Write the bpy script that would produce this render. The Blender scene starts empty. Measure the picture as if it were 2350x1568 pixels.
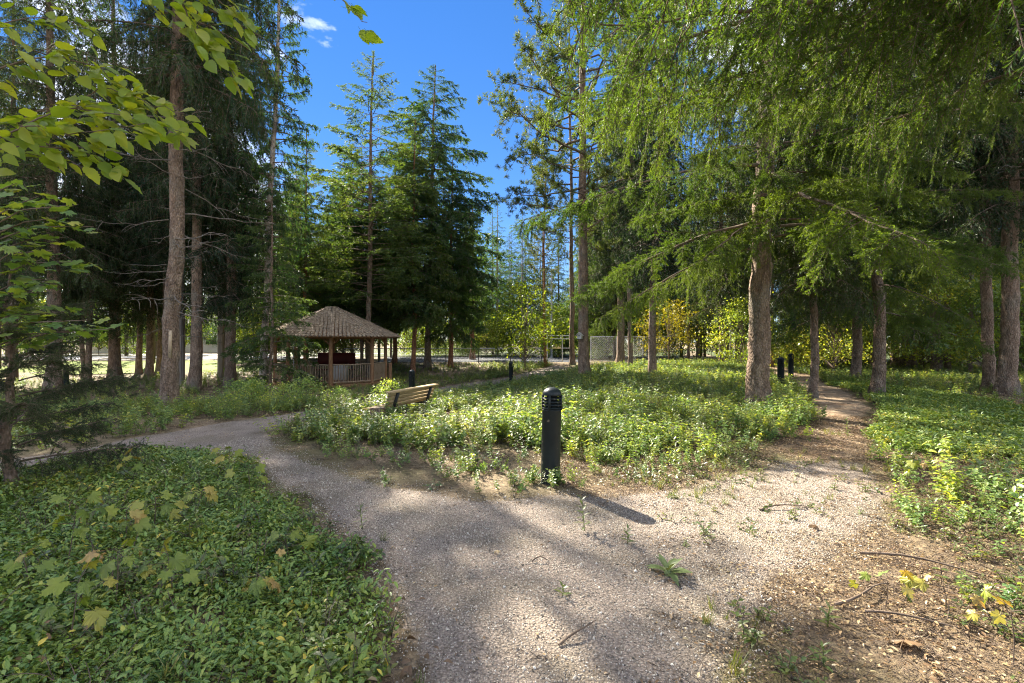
import bpy, math, random
import numpy as np
from mathutils import Vector, Matrix, Euler

random.seed(7)
RNG = np.random.default_rng(11)
SC = bpy.context.scene
COL = SC.collection
PI = math.pi
R = math.radians

# ------------------------------------------------------------------ camera, sky, sun, exposure
FPX = 1110.0                      # focal length in the pixel units used below (photo width = 2350)
CX, CY, CAMZ = 1175.0, 784.0, 1.5
cam_data = bpy.data.cameras.new('camera')
cam_data.sensor_width = 36.0
cam_data.lens = 36.0 * FPX / 2350.0
cam_data.clip_end = 2000
cam_data.clip_start = 0.05
cam = bpy.data.objects.new('camera', cam_data)
COL.objects.link(cam)
cam.location = (0, 0, CAMZ)
cam.rotation_euler = (R(90), 0, 0)
SC.camera = cam

SUN_EL, SUN_AZ = R(36), R(-31)
SUN_DIR = Vector((math.sin(SUN_AZ) * math.cos(SUN_EL), math.cos(SUN_AZ) * math.cos(SUN_EL), math.sin(SUN_EL)))
world = bpy.data.worlds.new('World')
SC.world = world
world.use_nodes = True
wn, wl = world.node_tree.nodes, world.node_tree.links
wn.clear()
w_out = wn.new('ShaderNodeOutputWorld')
w_bg = wn.new('ShaderNodeBackground')
w_sky = wn.new('ShaderNodeTexSky')
w_sky.sky_type = 'NISHITA'
w_sky.sun_disc = False
w_sky.sun_elevation = SUN_EL
w_sky.sun_rotation = SUN_AZ
w_sky.air_density = 0.75
w_sky.dust_density = 0.0
w_sky.ozone_density = 4.0
w_hsv = wn.new('ShaderNodeHueSaturation')
w_hsv.inputs['Saturation'].default_value = 1.6
w_hsv.inputs['Hue'].default_value = 0.515
w_bg.inputs['Strength'].default_value = 0.06
w_gam = wn.new('ShaderNodeGamma')
w_gam.inputs['Gamma'].default_value = 0.6
wl.new(w_sky.outputs[0], w_gam.inputs['Color'])
wl.new(w_gam.outputs[0], w_hsv.inputs['Color'])
# bright clouds added to raise ambient light; offset keeps the gap in view clear
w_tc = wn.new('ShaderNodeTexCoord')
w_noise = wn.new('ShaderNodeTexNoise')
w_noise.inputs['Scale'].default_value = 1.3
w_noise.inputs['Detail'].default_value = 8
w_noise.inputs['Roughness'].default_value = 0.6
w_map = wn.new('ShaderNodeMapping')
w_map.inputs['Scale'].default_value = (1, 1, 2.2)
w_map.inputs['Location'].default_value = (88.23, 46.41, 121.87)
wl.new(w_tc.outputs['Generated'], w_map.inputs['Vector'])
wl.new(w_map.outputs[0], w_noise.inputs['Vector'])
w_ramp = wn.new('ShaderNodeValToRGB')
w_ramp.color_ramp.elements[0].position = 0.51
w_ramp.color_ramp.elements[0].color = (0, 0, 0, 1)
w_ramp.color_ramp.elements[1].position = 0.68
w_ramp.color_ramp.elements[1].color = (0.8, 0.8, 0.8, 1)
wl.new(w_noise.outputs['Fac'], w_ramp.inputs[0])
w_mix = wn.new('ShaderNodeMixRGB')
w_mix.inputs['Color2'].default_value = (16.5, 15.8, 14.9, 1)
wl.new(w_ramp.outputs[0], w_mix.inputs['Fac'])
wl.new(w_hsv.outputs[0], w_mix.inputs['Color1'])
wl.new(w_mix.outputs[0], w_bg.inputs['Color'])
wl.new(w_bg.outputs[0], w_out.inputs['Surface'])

sun_data = bpy.data.lights.new('sun', 'SUN')
sun_data.energy = 3.7
sun_data.angle = R(0.55)
sun_data.color = (1.0, 0.91, 0.77)
sun = bpy.data.objects.new('sun', sun_data)
COL.objects.link(sun)
sun.rotation_euler = SUN_DIR.to_track_quat('Z', 'Y').to_euler()

SC.view_settings.view_transform = 'Standard'
SC.view_settings.look = 'None'
SC.view_settings.exposure = 2.74
SC.view_settings.gamma = 1.0
SC.render.engine = 'CYCLES'
SC.cycles.use_denoising = True
SC.cycles.max_bounces = 6
SC.cycles.use_adaptive_sampling = True
SC.cycles.adaptive_threshold = 0.025
SC.cycles.filter_width = 1.1
SC.cycles.denoising_prefilter = 'NONE'
SC.cycles.diffuse_bounces = 3
SC.cycles.transmission_bounces = 3
SC.cycles.transparent_max_bounces = 8
SC.cycles.glossy_bounces = 2
SC.cycles.caustics_reflective = False
SC.cycles.caustics_refractive = False
SC.cycles.sample_clamp_indirect = 6.0

# ------------------------------------------------------------------ ground shape and pixel <-> place
def sstep(t):
    t = np.clip(t, 0, 1)
    return t * t * (3 - 2 * t)

def hgt(x, y):
    x = np.asarray(x, float); y = np.asarray(y, float)
    dip = -0.52 * sstep((y - 7.5) / 10) * sstep((4.5 - x) / 6.0) * (1 - sstep((y - 26) / 9))
    und = 0.035 * np.sin(x * 0.9 + 1.3) * np.sin(y * 0.7 + 0.4) * sstep((np.hypot(x, y) - 3) / 6)
    return dip + und

def G(px, py):
    """ground point seen at a pixel of the 2350-wide photo"""
    dx, dz = (px - CX) / FPX, -(py - CY) / FPX
    lo, hi = 0.5, 400.0
    f = lambda t: CAMZ + dz * t - float(hgt(dx * t, t))
    prev = lo
    t = lo
    while t < hi:
        if f(t) < 0:
            break
        prev = t
        t *= 1.02
    lo, hi = prev, t
    for _ in range(30):
        m = (lo + hi) / 2
        if f(m) > 0: lo = m
        else: hi = m
    return dx * lo, lo, float(hgt(dx * lo, lo))

def P(px, py, d):
    return Vector(((px - CX) / FPX * d, d, CAMZ - (py - CY) / FPX * d))

def gxy(pts):
    return np.array([G(*p)[:2] for p in pts])

def inside(poly, x, y):
    res = np.zeros(x.shape, bool)
    n = len(poly)
    j = n - 1
    for i in range(n):
        xi, yi = poly[i]; xj, yj = poly[j]
        c = ((yi > y) != (yj > y)) & (x < (xj - xi) * (y - yi) / (yj - yi + 1e-12) + xi)
        res ^= c
        j = i
    return res

def vnoise(x, y, s=1.0, seed=0):
    """smooth value noise 0..1"""
    x = np.asarray(x, float) * s + seed * 17.3; y = np.asarray(y, float) * s + seed * 9.1
    xi, yi = np.floor(x), np.floor(y)
    fx, fy = x - xi, y - yi
    fx = fx * fx * (3 - 2 * fx); fy = fy * fy * (3 - 2 * fy)
    h = lambda a, b: np.modf(np.abs(np.sin(a * 127.1 + b * 311.7) * 43758.5453))[0]
    return (h(xi, yi) * (1 - fx) + h(xi + 1, yi) * fx) * (1 - fy) + (h(xi, yi + 1) * (1 - fx) + h(xi + 1, yi + 1) * fx) * fy

# ------------------------------------------------------------------ mesh helpers
class MB:
    def __init__(self):
        self.v = []; self.n = 0; self.f = []      # f: (faces array (m,k), material index)
    def add(self, V, F, mat=0):
        V = np.asarray(V, float).reshape(-1, 3)
        F = np.asarray(F, int)
        self.f.append((F + self.n, mat))
        self.v.append(V); self.n += len(V)
    def addmb(self, o, M=None, matmap=None):
        V = np.concatenate(o.v) if o.v else np.zeros((0, 3))
        if M is not None:
            M = np.array(M); V = V @ M[:3, :3].T + M[:3, 3]
        for F, m in o.f:
            self.f.append((F + self.n, m if matmap is None else matmap[m]))
        self.v.append(V); self.n += len(V)
    def mesh(self, name, mats, smooth=False):
        me = bpy.data.meshes.new(name)
        V = np.concatenate(self.v)
        loops = np.concatenate([F.ravel() for F, _ in self.f])
        tot = np.concatenate([np.full(len(F), F.shape[1]) for F, _ in self.f])
        mi = np.concatenate([np.full(len(F), m) for F, m in self.f])
        me.vertices.add(len(V)); me.vertices.foreach_set('co', V.ravel().astype(np.float32))
        me.loops.add(len(loops)); me.loops.foreach_set('vertex_index', loops.astype(np.int32))
        me.polygons.add(len(tot))
        st = np.concatenate([[0], np.cumsum(tot)[:-1]])
        me.polygons.foreach_set('loop_start', st.astype(np.int32))
        me.polygons.foreach_set('loop_total', tot.astype(np.int32))
        me.polygons.foreach_set('material_index', mi.astype(np.int32))
        if smooth:
            me.polygons.foreach_set('use_smooth', np.ones(len(tot), bool))
        for m in (mats if isinstance(mats, (list, tuple)) else [mats]):
            me.materials.append(m)
        me.update(calc_edges=True)
        return me
    # shapes
    def box(self, c, s, mat=0, M=None):
        c = np.array(c, float); s = np.array(s, float) / 2
        V = np.array([[x, y, z] for z in (-1, 1) for y in (-1, 1) for x in (-1, 1)]) * s
        if M is not None:
            V = V @ np.array(M.to_3x3() if hasattr(M, 'to_3x3') else M).T
        V = V + c
        self.add(V, [[0, 2, 3, 1], [4, 5, 7, 6], [0, 1, 5, 4], [2, 6, 7, 3], [0, 4, 6, 2], [1, 3, 7, 5]], mat)
    def bar(self, a, b, w, t, mat=0, up=(0, 0, 1)):
        a = Vector(a); b = Vector(b); d = (b - a); L = d.length; d.normalize()
        s = d.cross(Vector(up))
        if s.length < 1e-4: s = d.cross(Vector((1, 0, 0)))
        s.normalize(); u = s.cross(d)
        M = np.array([[d.x, s.x, u.x], [d.y, s.y, u.y], [d.z, s.z, u.z]])
        self.box((a + b) / 2, (L, w, t), mat, M)
    def tube(self, pts, rad, n=6, mat=0, cap=False, jitter=0.0, rng=RNG):
        pts = np.asarray(pts, float); k = len(pts)
        rad = np.broadcast_to(np.asarray(rad, float), (k,))
        T = np.gradient(pts, axis=0); T /= np.linalg.norm(T, axis=1)[:, None] + 1e-9
        up = np.array([0, 0, 1.0]) if abs(T[0, 2]) < 0.9 else np.array([1.0, 0, 0])
        S = np.cross(T, up); S /= np.linalg.norm(S, axis=1)[:, None] + 1e-9
        U = np.cross(S, T)
        a = np.arange(n) * 2 * PI / n
        rr = rad[:, None] * (1 + jitter * (rng.random((k, n)) - .5) * 2)
        V = pts[:, None, :] + rr[:, :, None] * (np.cos(a)[None, :, None] * S[:, None, :] + np.sin(a)[None, :, None] * U[:, None, :])
        i = np.arange(k - 1)[:, None] * n; j = np.arange(n)[None, :]; j2 = (j + 1) % n
        F = np.stack([i + j, i + j2, i + n + j2, i + n + j], -1).reshape(-1, 4)
        self.add(V.reshape(-1, 3), F, mat)
        if cap:
            self.add(V[-1], [list(range(n))], mat)
            self.add(V[0], [list(range(n))[::-1]], mat)
    def lathe(self, prof, n=24, mat=0):
        prof = np.asarray(prof, float); k = len(prof)
        a = np.arange(n) * 2 * PI / n
        V = np.stack([prof[:, 0, None] * np.cos(a), prof[:, 0, None] * np.sin(a), np.broadcast_to(prof[:, 1, None], (k, n))], -1)
        i = np.arange(k - 1)[:, None] * n; j = np.arange(n)[None, :]; j2 = (j + 1) % n
        F = np.stack([i + j, i + j2, i + n + j2, i + n + j], -1).reshape(-1, 4)
        self.add(V.reshape(-1, 3), F, mat)

def link(name, me, parent=None, loc=None, rot=None, scl=None):
    o = bpy.data.objects.new(name, me)
    COL.objects.link(o)
    if parent is not None: o.parent = parent
    if loc is not None: o.location = loc
    if rot is not None: o.rotation_euler = rot
    if scl is not None: o.scale = scl if hasattr(scl, '__len__') else (scl,) * 3
    return o

def tag(o, label, cat, group=None, kind=None):
    o['label'] = label
    if cat: o['category'] = cat
    if group: o['group'] = group
    if kind: o['kind'] = kind
    return o

def thing(name, label, cat, loc=(0, 0, 0), rot=(0, 0, 0), group=None):
    o = link(name, None, None, loc, rot)
    return tag(o, label, cat, group)

# ------------------------------------------------------------------ materials
def new_mat(name):
    m = bpy.data.materials.new(name); m.use_nodes = True
    nt = m.node_tree; nt.nodes.clear()
    out = nt.nodes.new('ShaderNodeOutputMaterial')
    return m, nt, out

def N(nt, kind, **kw):
    n = nt.nodes.new(kind)
    for k, v in kw.items():
        if k in n.inputs: n.inputs[k].default_value = v
        else: setattr(n, k, v)
    return n

def ramp(nt, fac, stops):
    r = nt.nodes.new('ShaderNodeValToRGB')
    e = r.color_ramp.elements
    while len(e) < len(stops): e.new(0.5)
    for el, (p, c) in zip(e, stops):
        el.position = p; el.color = (*c, 1)
    nt.links.new(fac, r.inputs[0])
    return r.outputs[0]

def leaf_mat(name, stops, trans=0.45, tcol=1.6, tyel=(1.15, 1.0, 0.35), rough=0.45, gloss=0.25, pos_scale=3.0, objrand=0.6):
    """foliage: diffuse + translucent + soft gloss, hue varied per object and by place"""
    m, nt, out = new_mat(name)
    L = nt.links
    oi = N(nt, 'ShaderNodeObjectInfo')
    geo = N(nt, 'ShaderNodeNewGeometry')
    ns = N(nt, 'ShaderNodeTexNoise', Scale=pos_scale, Detail=3.0)
    L.new(geo.outputs['Position'], ns.inputs['Vector'])
    isl = N(nt, 'ShaderNodeMath', operation='MULTIPLY')
    L.new(geo.outputs['Random Per Island'], isl.inputs[0]); isl.inputs[1].default_value = 1 - objrand
    a = N(nt, 'ShaderNodeMath', operation='MULTIPLY_ADD')
    L.new(oi.outputs['Random'], a.inputs[0]); a.inputs[1].default_value = objrand; L.new(isl.outputs[0], a.inputs[2])
    b = N(nt, 'ShaderNodeMath', operation='MULTIPLY_ADD')
    L.new(ns.outputs['Fac'], b.inputs[0]); b.inputs[1].default_value = 0.9; b.inputs[2].default_value = -0.45
    c = N(nt, 'ShaderNodeMath', operation='ADD'); c.use_clamp = True
    L.new(a.outputs[0], c.inputs[0]); L.new(b.outputs[0], c.inputs[1])
    col = ramp(nt, c.outputs[0], stops)
    tm = N(nt, 'ShaderNodeMixRGB', blend_type='MULTIPLY'); tm.inputs['Fac'].default_value = 1
    tm.inputs['Color2'].default_value = (tyel[0] * tcol, tyel[1] * tcol, tyel[2] * tcol, 1)
    L.new(col, tm.inputs['Color1'])
    di = N(nt, 'ShaderNodeBsdfDiffuse'); tr = N(nt, 'ShaderNodeBsdfTranslucent')
    L.new(col, di.inputs['Color']); L.new(tm.outputs[0], tr.inputs['Color'])
    mx = N(nt, 'ShaderNodeMixShader'); mx.inputs[0].default_value = trans
    L.new(di.outputs[0], mx.inputs[1]); L.new(tr.outputs[0], mx.inputs[2])
    gl = N(nt, 'ShaderNodeBsdfGlossy'); gl.inputs['Roughness'].default_value = rough
    gl.inputs['Color'].default_value = (gloss, gloss, gloss, 1)
    fr = N(nt, 'ShaderNodeLayerWeight', Blend=0.25)
    add = N(nt, 'ShaderNodeMixShader')
    fm = N(nt, 'ShaderNodeMath', operation='MULTIPLY_ADD'); fm.inputs[1].default_value = 0.5; fm.inputs[2].default_value = 0.12
    L.new(fr.outputs['Facing'], fm.inputs[0])
    L.new(fm.outputs[0], add.inputs[0]); L.new(mx.outputs[0], add.inputs[1]); L.new(gl.outputs[0], add.inputs[2])
    # gloss only adds a sheen
    L.new(add.outputs[0], out.inputs['Surface'])
    return m

def rough_mat(name, stops, scale=8.0, detail=6.0, stretch=(1, 1, 1), bump=0.4, bscale=30.0, rough=0.9, spec=0.2, second=None, bdist=0.02, voro=None, coords='Object'):
    m, nt, out = new_mat(name)
    L = nt.links
    tc = N(nt, 'ShaderNodeTexCoord'); mp = N(nt, 'ShaderNodeMapping'); mp.inputs['Scale'].default_value = stretch
    if coords == 'Position':
        geo = N(nt, 'ShaderNodeNewGeometry'); L.new(geo.outputs['Position'], mp.inputs['Vector'])
    else:
        L.new(tc.outputs[coords], mp.inputs['Vector'])
    n1 = N(nt, 'ShaderNodeTexNoise', Scale=scale, Detail=detail, Roughness=0.65)
    L.new(mp.outputs[0], n1.inputs['Vector'])
    col = ramp(nt, n1.outputs['Fac'], stops)
    n2 = N(nt, 'ShaderNodeTexNoise', Scale=bscale, Detail=5.0, Roughness=0.7)
    L.new(mp.outputs[0], n2.inputs['Vector'])
    hsrc = n2.outputs['Fac']
    if second:
        n3 = N(nt, 'ShaderNodeTexNoise', Scale=second[0], Detail=4.0)
        L.new(mp.outputs[0], n3.inputs['Vector'])
        fac = ramp(nt, n3.outputs['Fac'], [(second[1], (0, 0, 0)), (second[2], (1, 1, 1))])
        mx = N(nt, 'ShaderNodeMixRGB'); L.new(fac, mx.inputs['Fac']); L.new(col, mx.inputs['Color1'])
        mx.inputs['Color2'].default_value = (*second[3], 1)
        col = mx.outputs[0]
    if voro:
        v = N(nt, 'ShaderNodeTexVoronoi', Scale=voro[0]); v.feature = 'F1'
        L.new(mp.outputs[0], v.inputs['Vector'])
        sh = ramp(nt, v.outputs['Distance'], [(0.1, (1, 1, 1)), (0.75, (voro[1],) * 3)])
        mx = N(nt, 'ShaderNodeMixRGB', blend_type='MULTIPLY'); mx.inputs['Fac'].default_value = 1
        L.new(col, mx.inputs['Color1']); L.new(sh, mx.inputs['Color2']); col = mx.outputs[0]
        ad = N(nt, 'ShaderNodeMath', operation='SUBTRACT'); L.new(hsrc, ad.inputs[0]); L.new(v.outputs['Distance'], ad.inputs[1])
        hsrc = ad.outputs[0]
    bp = N(nt, 'ShaderNodeBump', Strength=bump, Distance=bdist)
    L.new(hsrc, bp.inputs['Height'])
    b = N(nt, 'ShaderNodeBsdfPrincipled', Roughness=rough)
    b.inputs['Specular IOR Level'].default_value = spec
    L.new(col, b.inputs['Base Color']); L.new(bp.outputs[0], b.inputs['Normal'])
    L.new(b.outputs[0], out.inputs['Surface'])
    return m

M = {}
M['soil'] = rough_mat('soil', [(0.25, (0.0836, 0.0619, 0.0409)), (0.5, (0.2229, 0.1652, 0.1021)), (0.75, (0.4086, 0.32, 0.204))], scale=16, detail=10, bump=1.0, bscale=70, second=(0.5, 0.45, 0.62, (0.13, 0.12, 0.05)), coords='Position')
M['gravel'] = rough_mat('gravel', [(0.3, (0.273, 0.2181, 0.1696)), (0.5, (0.4202, 0.3449, 0.2776)), (0.7, (0.5462, 0.4617, 0.3804))], scale=55, detail=8, bump=0.9, bscale=120, second=(1.3, 0.46, 0.68, (0.30, 0.25, 0.18)), bdist=0.012, voro=(70, 0.45), coords='Position')
M['dirt'] = rough_mat('dirt', [(0.3, (0.1889, 0.1346, 0.0859)), (0.5, (0.3335, 0.2457, 0.1598)), (0.72, (0.4668, 0.3627, 0.2457))], scale=9, detail=10, bump=0.8, bscale=60, second=(2.0, 0.5, 0.7, (0.2, 0.12, 0.065)), coords='Position')
def soil_colour(nt, L, pos):
    src = M['soil'].node_tree
    n1 = N(nt, 'ShaderNodeTexNoise', Scale=16.0, Detail=10.0, Roughness=0.65); L.new(pos, n1.inputs['Vector'])
    r = src.nodes
    stops = [n for n in r if n.type == 'VALTORGB'][0].color_ramp.elements
    col = ramp(nt, n1.outputs['Fac'], [(e.position, tuple(e.color)[:3]) for e in stops])
    n3 = N(nt, 'ShaderNodeTexNoise', Scale=0.5, Detail=4.0); L.new(pos, n3.inputs['Vector'])
    fac = ramp(nt, n3.outputs['Fac'], [(0.45, (0, 0, 0)), (0.62, (1, 1, 1))])
    mx = N(nt, 'ShaderNodeMixRGB'); L.new(fac, mx.inputs['Fac']); L.new(col, mx.inputs['Color1']); mx.inputs['Color2'].default_value = (0.13, 0.12, 0.05, 1)
    return mx.outputs[0]
def blend_edges(m):
    nt = m.node_tree; L = nt.links
    bs = [n for n in nt.nodes if n.type == 'BSDF_PRINCIPLED'][0]
    old = bs.inputs['Base Color'].links[0].from_socket
    geo = N(nt, 'ShaderNodeNewGeometry')
    at_ = N(nt, 'ShaderNodeAttribute'); at_.attribute_name = 'edge'
    ns = N(nt, 'ShaderNodeTexNoise', Scale=7.0, Detail=8.0, Roughness=0.7); L.new(geo.outputs['Position'], ns.inputs['Vector'])
    ma = N(nt, 'ShaderNodeMath', operation='MULTIPLY_ADD'); ma.inputs[1].default_value = 0.9; ma.inputs[2].default_value = -0.45; L.new(ns.outputs['Fac'], ma.inputs[0])
    ad = N(nt, 'ShaderNodeMath', operation='ADD'); L.new(at_.outputs['Fac'], ad.inputs[0]); L.new(ma.outputs[0], ad.inputs[1])
    fac = ramp(nt, ad.outputs[0], [(0.50, (0, 0, 0)), (0.82, (1, 1, 1))])
    mx = N(nt, 'ShaderNodeMixRGB'); L.new(fac, mx.inputs['Fac']); L.new(soil_colour(nt, L, geo.outputs['Position']), mx.inputs['Color1']); L.new(old, mx.inputs['Color2'])
    L.new(mx.outputs[0], bs.inputs['Base Color'])
blend_edges(M['gravel']); blend_edges(M['dirt'])
M['stone_chip'] = None
M['bark'] = rough_mat('bark', [(0.28, (0.1204, 0.0851, 0.0597)), (0.5, (0.3284, 0.2329, 0.1642)), (0.75, (0.5914, 0.4556, 0.3359))], scale=9, detail=9, stretch=(1, 1, 0.45), bump=1.0, bscale=26, bdist=0.05, second=(2.0, 0.52, 0.7, (0.27, 0.255, 0.2)), voro=(38, 0.62))
M['bark_light'] = rough_mat('bark_light', [(0.28, (0.256, 0.2063, 0.1604)), (0.5, (0.5709, 0.4875, 0.3919)), (0.75, (0.8, 0.7312, 0.6234))], scale=7, detail=9, stretch=(1, 1, 0.5), bump=0.9, bscale=24, bdist=0.04, second=(1.5, 0.5, 0.72, (0.2, 0.15, 0.11)), voro=(34, 0.55))
M['bark_red'] = rough_mat('bark_red', [(0.28, (0.1575, 0.075, 0.0427)), (0.5, (0.4725, 0.225, 0.1211)), (0.75, (0.6615, 0.36, 0.1995))], scale=8, detail=9, stretch=(1, 1, 0.5), bump=0.9, bscale=24, bdist=0.04, second=(0.7, 0.5, 0.7, (0.14, 0.11, 0.085)), voro=(34, 0.5))
M['twig'] = rough_mat('twig', [(0.3, (0.09, 0.065, 0.045)), (0.7, (0.21, 0.16, 0.12))], scale=12, bump=0.4, bscale=60)
M['twig_grey'] = rough_mat('twig_grey', [(0.3, (0.0864, 0.072, 0.0576)), (0.7, (0.2304, 0.2016, 0.1656))], scale=6, bump=0.4, bscale=60)
M['needle'] = leaf_mat('needle', [(0.0, (0.0238, 0.0652, 0.033)), (0.45, (0.0487, 0.1066, 0.0363)), (0.8, (0.092, 0.1568, 0.0413)), (1.0, (0.1407, 0.1881, 0.0577))], trans=0.38, tcol=2.0, gloss=0.10, pos_scale=0.8)
M['needle_dark'] = leaf_mat('needle_dark', [(0.0, (0.0179, 0.0459, 0.0255)), (0.5, (0.0357, 0.0739, 0.0306)), (1.0, (0.0765, 0.1084, 0.0357))], trans=0.28, tcol=1.6, gloss=0.10, pos_scale=0.6)
M['needle_near'] = leaf_mat('needle_near', [(0.0, (0.0361, 0.0861, 0.0186)), (0.5, (0.0771, 0.1435, 0.0205)), (1.0, (0.144, 0.2181, 0.028))], trans=0.42, tcol=2.0, gloss=0.10, pos_scale=0.7, objrand=0.5)
M['needle_pine'] = leaf_mat('needle_pine', [(0.0, (0.0353, 0.0771, 0.0315)), (0.5, (0.0756, 0.1221, 0.0403)), (0.85, (0.131, 0.1607, 0.0567)), (1.0, (0.1915, 0.1671, 0.063))], trans=0.35, tcol=1.7, gloss=0.10, pos_scale=0.9)
M['leaf_lime'] = leaf_mat('leaf_lime', [(0.0, (0.1713, 0.2886, 0.0296)), (0.5, (0.262, 0.3752, 0.0363)), (1.0, (0.4233, 0.452, 0.0495))], trans=0.6, tcol=1.7, gloss=0.15, pos_scale=2.0)
M['leaf_yellow'] = leaf_mat('leaf_yellow', [(0.0, (0.14, 0.17, 0.02)), (0.5, (0.24, 0.235, 0.025)), (1.0, (0.32, 0.27, 0.03))], trans=0.45, tcol=1.15, tyel=(1.05, 1.0, 0.4), gloss=0.1)
M['leaf_maple'] = leaf_mat('leaf_maple', [(0.0, (0.1014, 0.2231, 0.0508)), (0.5, (0.2028, 0.3245, 0.0608)), (0.9, (0.3448, 0.4259, 0.071)), (1.0, (0.6084, 0.6084, 0.1014))], trans=0.5, tcol=1.6, gloss=0.18, objrand=0.85)
M['leaf_seedling'] = leaf_mat('leaf_seedling', [(0.0, (0.1555, 0.2475, 0.0353)), (0.5, (0.311, 0.3711, 0.0495)), (0.8, (0.5089, 0.4453, 0.0848)), (1.0, (0.5937, 0.3959, 0.1344))], trans=0.4, tcol=1.2, gloss=0.2, objrand=0.9, pos_scale=4)
M['leaf_under'] = leaf_mat('leaf_under', [(0.0, (0.0706, 0.1648, 0.0363)), (0.5, (0.1766, 0.2826, 0.0484)), (0.8, (0.3296, 0.4121, 0.0605)), (1.0, (0.5651, 0.518, 0.0707))], trans=0.5, tcol=1.7, gloss=0.2, pos_scale=0.5)
M['leaf_shrub'] = leaf_mat('leaf_shrub', [(0.0, (0.1094, 0.2257, 0.0788)), (0.45, (0.2065, 0.3327, 0.0933)), (0.8, (0.3645, 0.4514, 0.1106)), (1.0, (0.6624, 0.6653, 0.1476))], trans=0.45, tcol=1.7, gloss=0.22, rough=0.45, pos_scale=0.9, objrand=0.45)
M['leaf_peri'] = leaf_mat('leaf_peri', [(0.0, (0.1109, 0.2283, 0.0567)), (0.5, (0.2217, 0.3422, 0.0661)), (0.9, (0.3992, 0.4564, 0.0756)), (1.0, (0.8, 0.6194, 0.0944))], trans=0.25, tcol=1.5, gloss=0.22, rough=0.452, pos_scale=1.4, objrand=0.5)
M['leaf_weed'] = leaf_mat('leaf_weed', [(0.0, (0.07, 0.13, 0.03)), (0.5, (0.13, 0.19, 0.04)), (1.0, (0.26, 0.27, 0.07))], trans=0.4, tcol=1.5, gloss=0.3)
M['leaf_mullein'] = leaf_mat('leaf_mullein', [(0.0, (0.16, 0.24, 0.09)), (1.0, (0.27, 0.33, 0.13))], trans=0.25, tcol=1.3, gloss=0.15, objrand=0.3)
M['litter'] = leaf_mat('litter', [(0.0, (0.1046, 0.0661, 0.0353)), (0.4, (0.254, 0.1573, 0.0802)), (0.75, (0.4484, 0.3146, 0.1605)), (1.0, (0.6277, 0.5191, 0.2888))], trans=0.15, tcol=1.2, tyel=(1.1, 0.9, 0.6), gloss=0.2, objrand=0.8)
M['grass'] = leaf_mat('grass', [(0.0, (0.07, 0.12, 0.02)), (0.6, (0.15, 0.19, 0.04)), (1.0, (0.34, 0.30, 0.12))], trans=0.4, tcol=1.5, gloss=0.25)
M['lawn'] = rough_mat('lawn', [(0.3, (0.12, 0.19, 0.02)), (0.7, (0.22, 0.27, 0.03))], scale=3, bump=0.6, bscale=60, coords='Position')
M['asphalt'] = rough_mat('asphalt', [(0.3, (0.05, 0.055, 0.062)), (0.7, (0.085, 0.09, 0.10))], scale=3, bump=0.3, bscale=90, coords='Position')
M['concrete'] = rough_mat('concrete', [(0.3, (0.42, 0.40, 0.37)), (0.7, (0.56, 0.54, 0.50))], scale=2, bump=0.2, bscale=60, coords='Position')
M['cedar'] = rough_mat('cedar', [(0.3, (0.16, 0.085, 0.042)), (0.55, (0.29, 0.165, 0.085)), (0.8, (0.37, 0.24, 0.14))], scale=5, detail=6, stretch=(6, 6, 0.7), bump=0.3, bscale=22)
M['cedar_grey'] = rough_mat('cedar_grey', [(0.3, (0.22, 0.15, 0.09)), (0.55, (0.34, 0.26, 0.17)), (0.8, (0.45, 0.37, 0.27))], scale=5, detail=6, stretch=(6, 6, 0.7), bump=0.3, bscale=22)
M['bench_wood'] = rough_mat('bench_wood', [(0.3, (0.264, 0.18, 0.09)), (0.55, (0.432, 0.324, 0.168)), (0.8, (0.564, 0.456, 0.276))], scale=4, detail=6, stretch=(0.8, 9, 9), bump=0.25, bscale=20)
M['shingle'] = rough_mat('shingle', [(0.3, (0.1526, 0.1125, 0.077)), (0.5, (0.2671, 0.207, 0.1458)), (0.72, (0.4007, 0.333, 0.243))], scale=7, detail=6, stretch=(1.0, 1.0, 0.3), bump=0.4, bscale=30)
M['red_board'] = rough_mat('red_board', [(0.3, (0.06, 0.012, 0.010)), (0.7, (0.105, 0.022, 0.016))], scale=3, bump=0.1, rough=0.6)
M['white_box'] = rough_mat('white_box', [(0.3, (0.5, 0.48, 0.45)), (0.7, (0.65, 0.63, 0.6))], scale=6, bump=0.1, rough=0.7)
M['bollard'] = rough_mat('bollard_paint', [(0.3, (0.0066, 0.011, 0.011)), (0.6, (0.0121, 0.0187, 0.0187)), (0.85, (0.033, 0.0303, 0.0248))], scale=6, detail=8, bump=0.08, bscale=90, rough=0.42, spec=0.3, second=(14, 0.66, 0.72, (0.16, 0.13, 0.10)))
M['bollard_dark'] = rough_mat('bollard_inside', [(0.3, (0.006, 0.006, 0.006)), (0.7, (0.012, 0.012, 0.012))], rough=0.6)
M['galv'] = rough_mat('galvanised', [(0.3, (0.36, 0.38, 0.40)), (0.7, (0.50, 0.52, 0.54))], scale=8, bump=0.05, rough=0.45, spec=0.5)
M['dark_metal'] = rough_mat('dark_metal', [(0.3, (0.02, 0.022, 0.024)), (0.7, (0.04, 0.042, 0.045))], scale=8, bump=0.05, rough=0.5, spec=0.4)
M['pale_wood'] = rough_mat('pale_wood', [(0.3, (0.36, 0.27, 0.17)), (0.7, (0.50, 0.40, 0.27))], scale=6, stretch=(5, 5, 0.7), bump=0.2)
M['birdhouse_paint'] = rough_mat('birdhouse_paint', [(0.3, (0.42, 0.42, 0.38)), (0.7, (0.58, 0.57, 0.53))], scale=9, bump=0.15)
M['sign_pale'] = rough_mat('sign_pale', [(0.3, (0.55, 0.5, 0.3)), (0.7, (0.65, 0.6, 0.4))], scale=9, bump=0.02)
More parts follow.
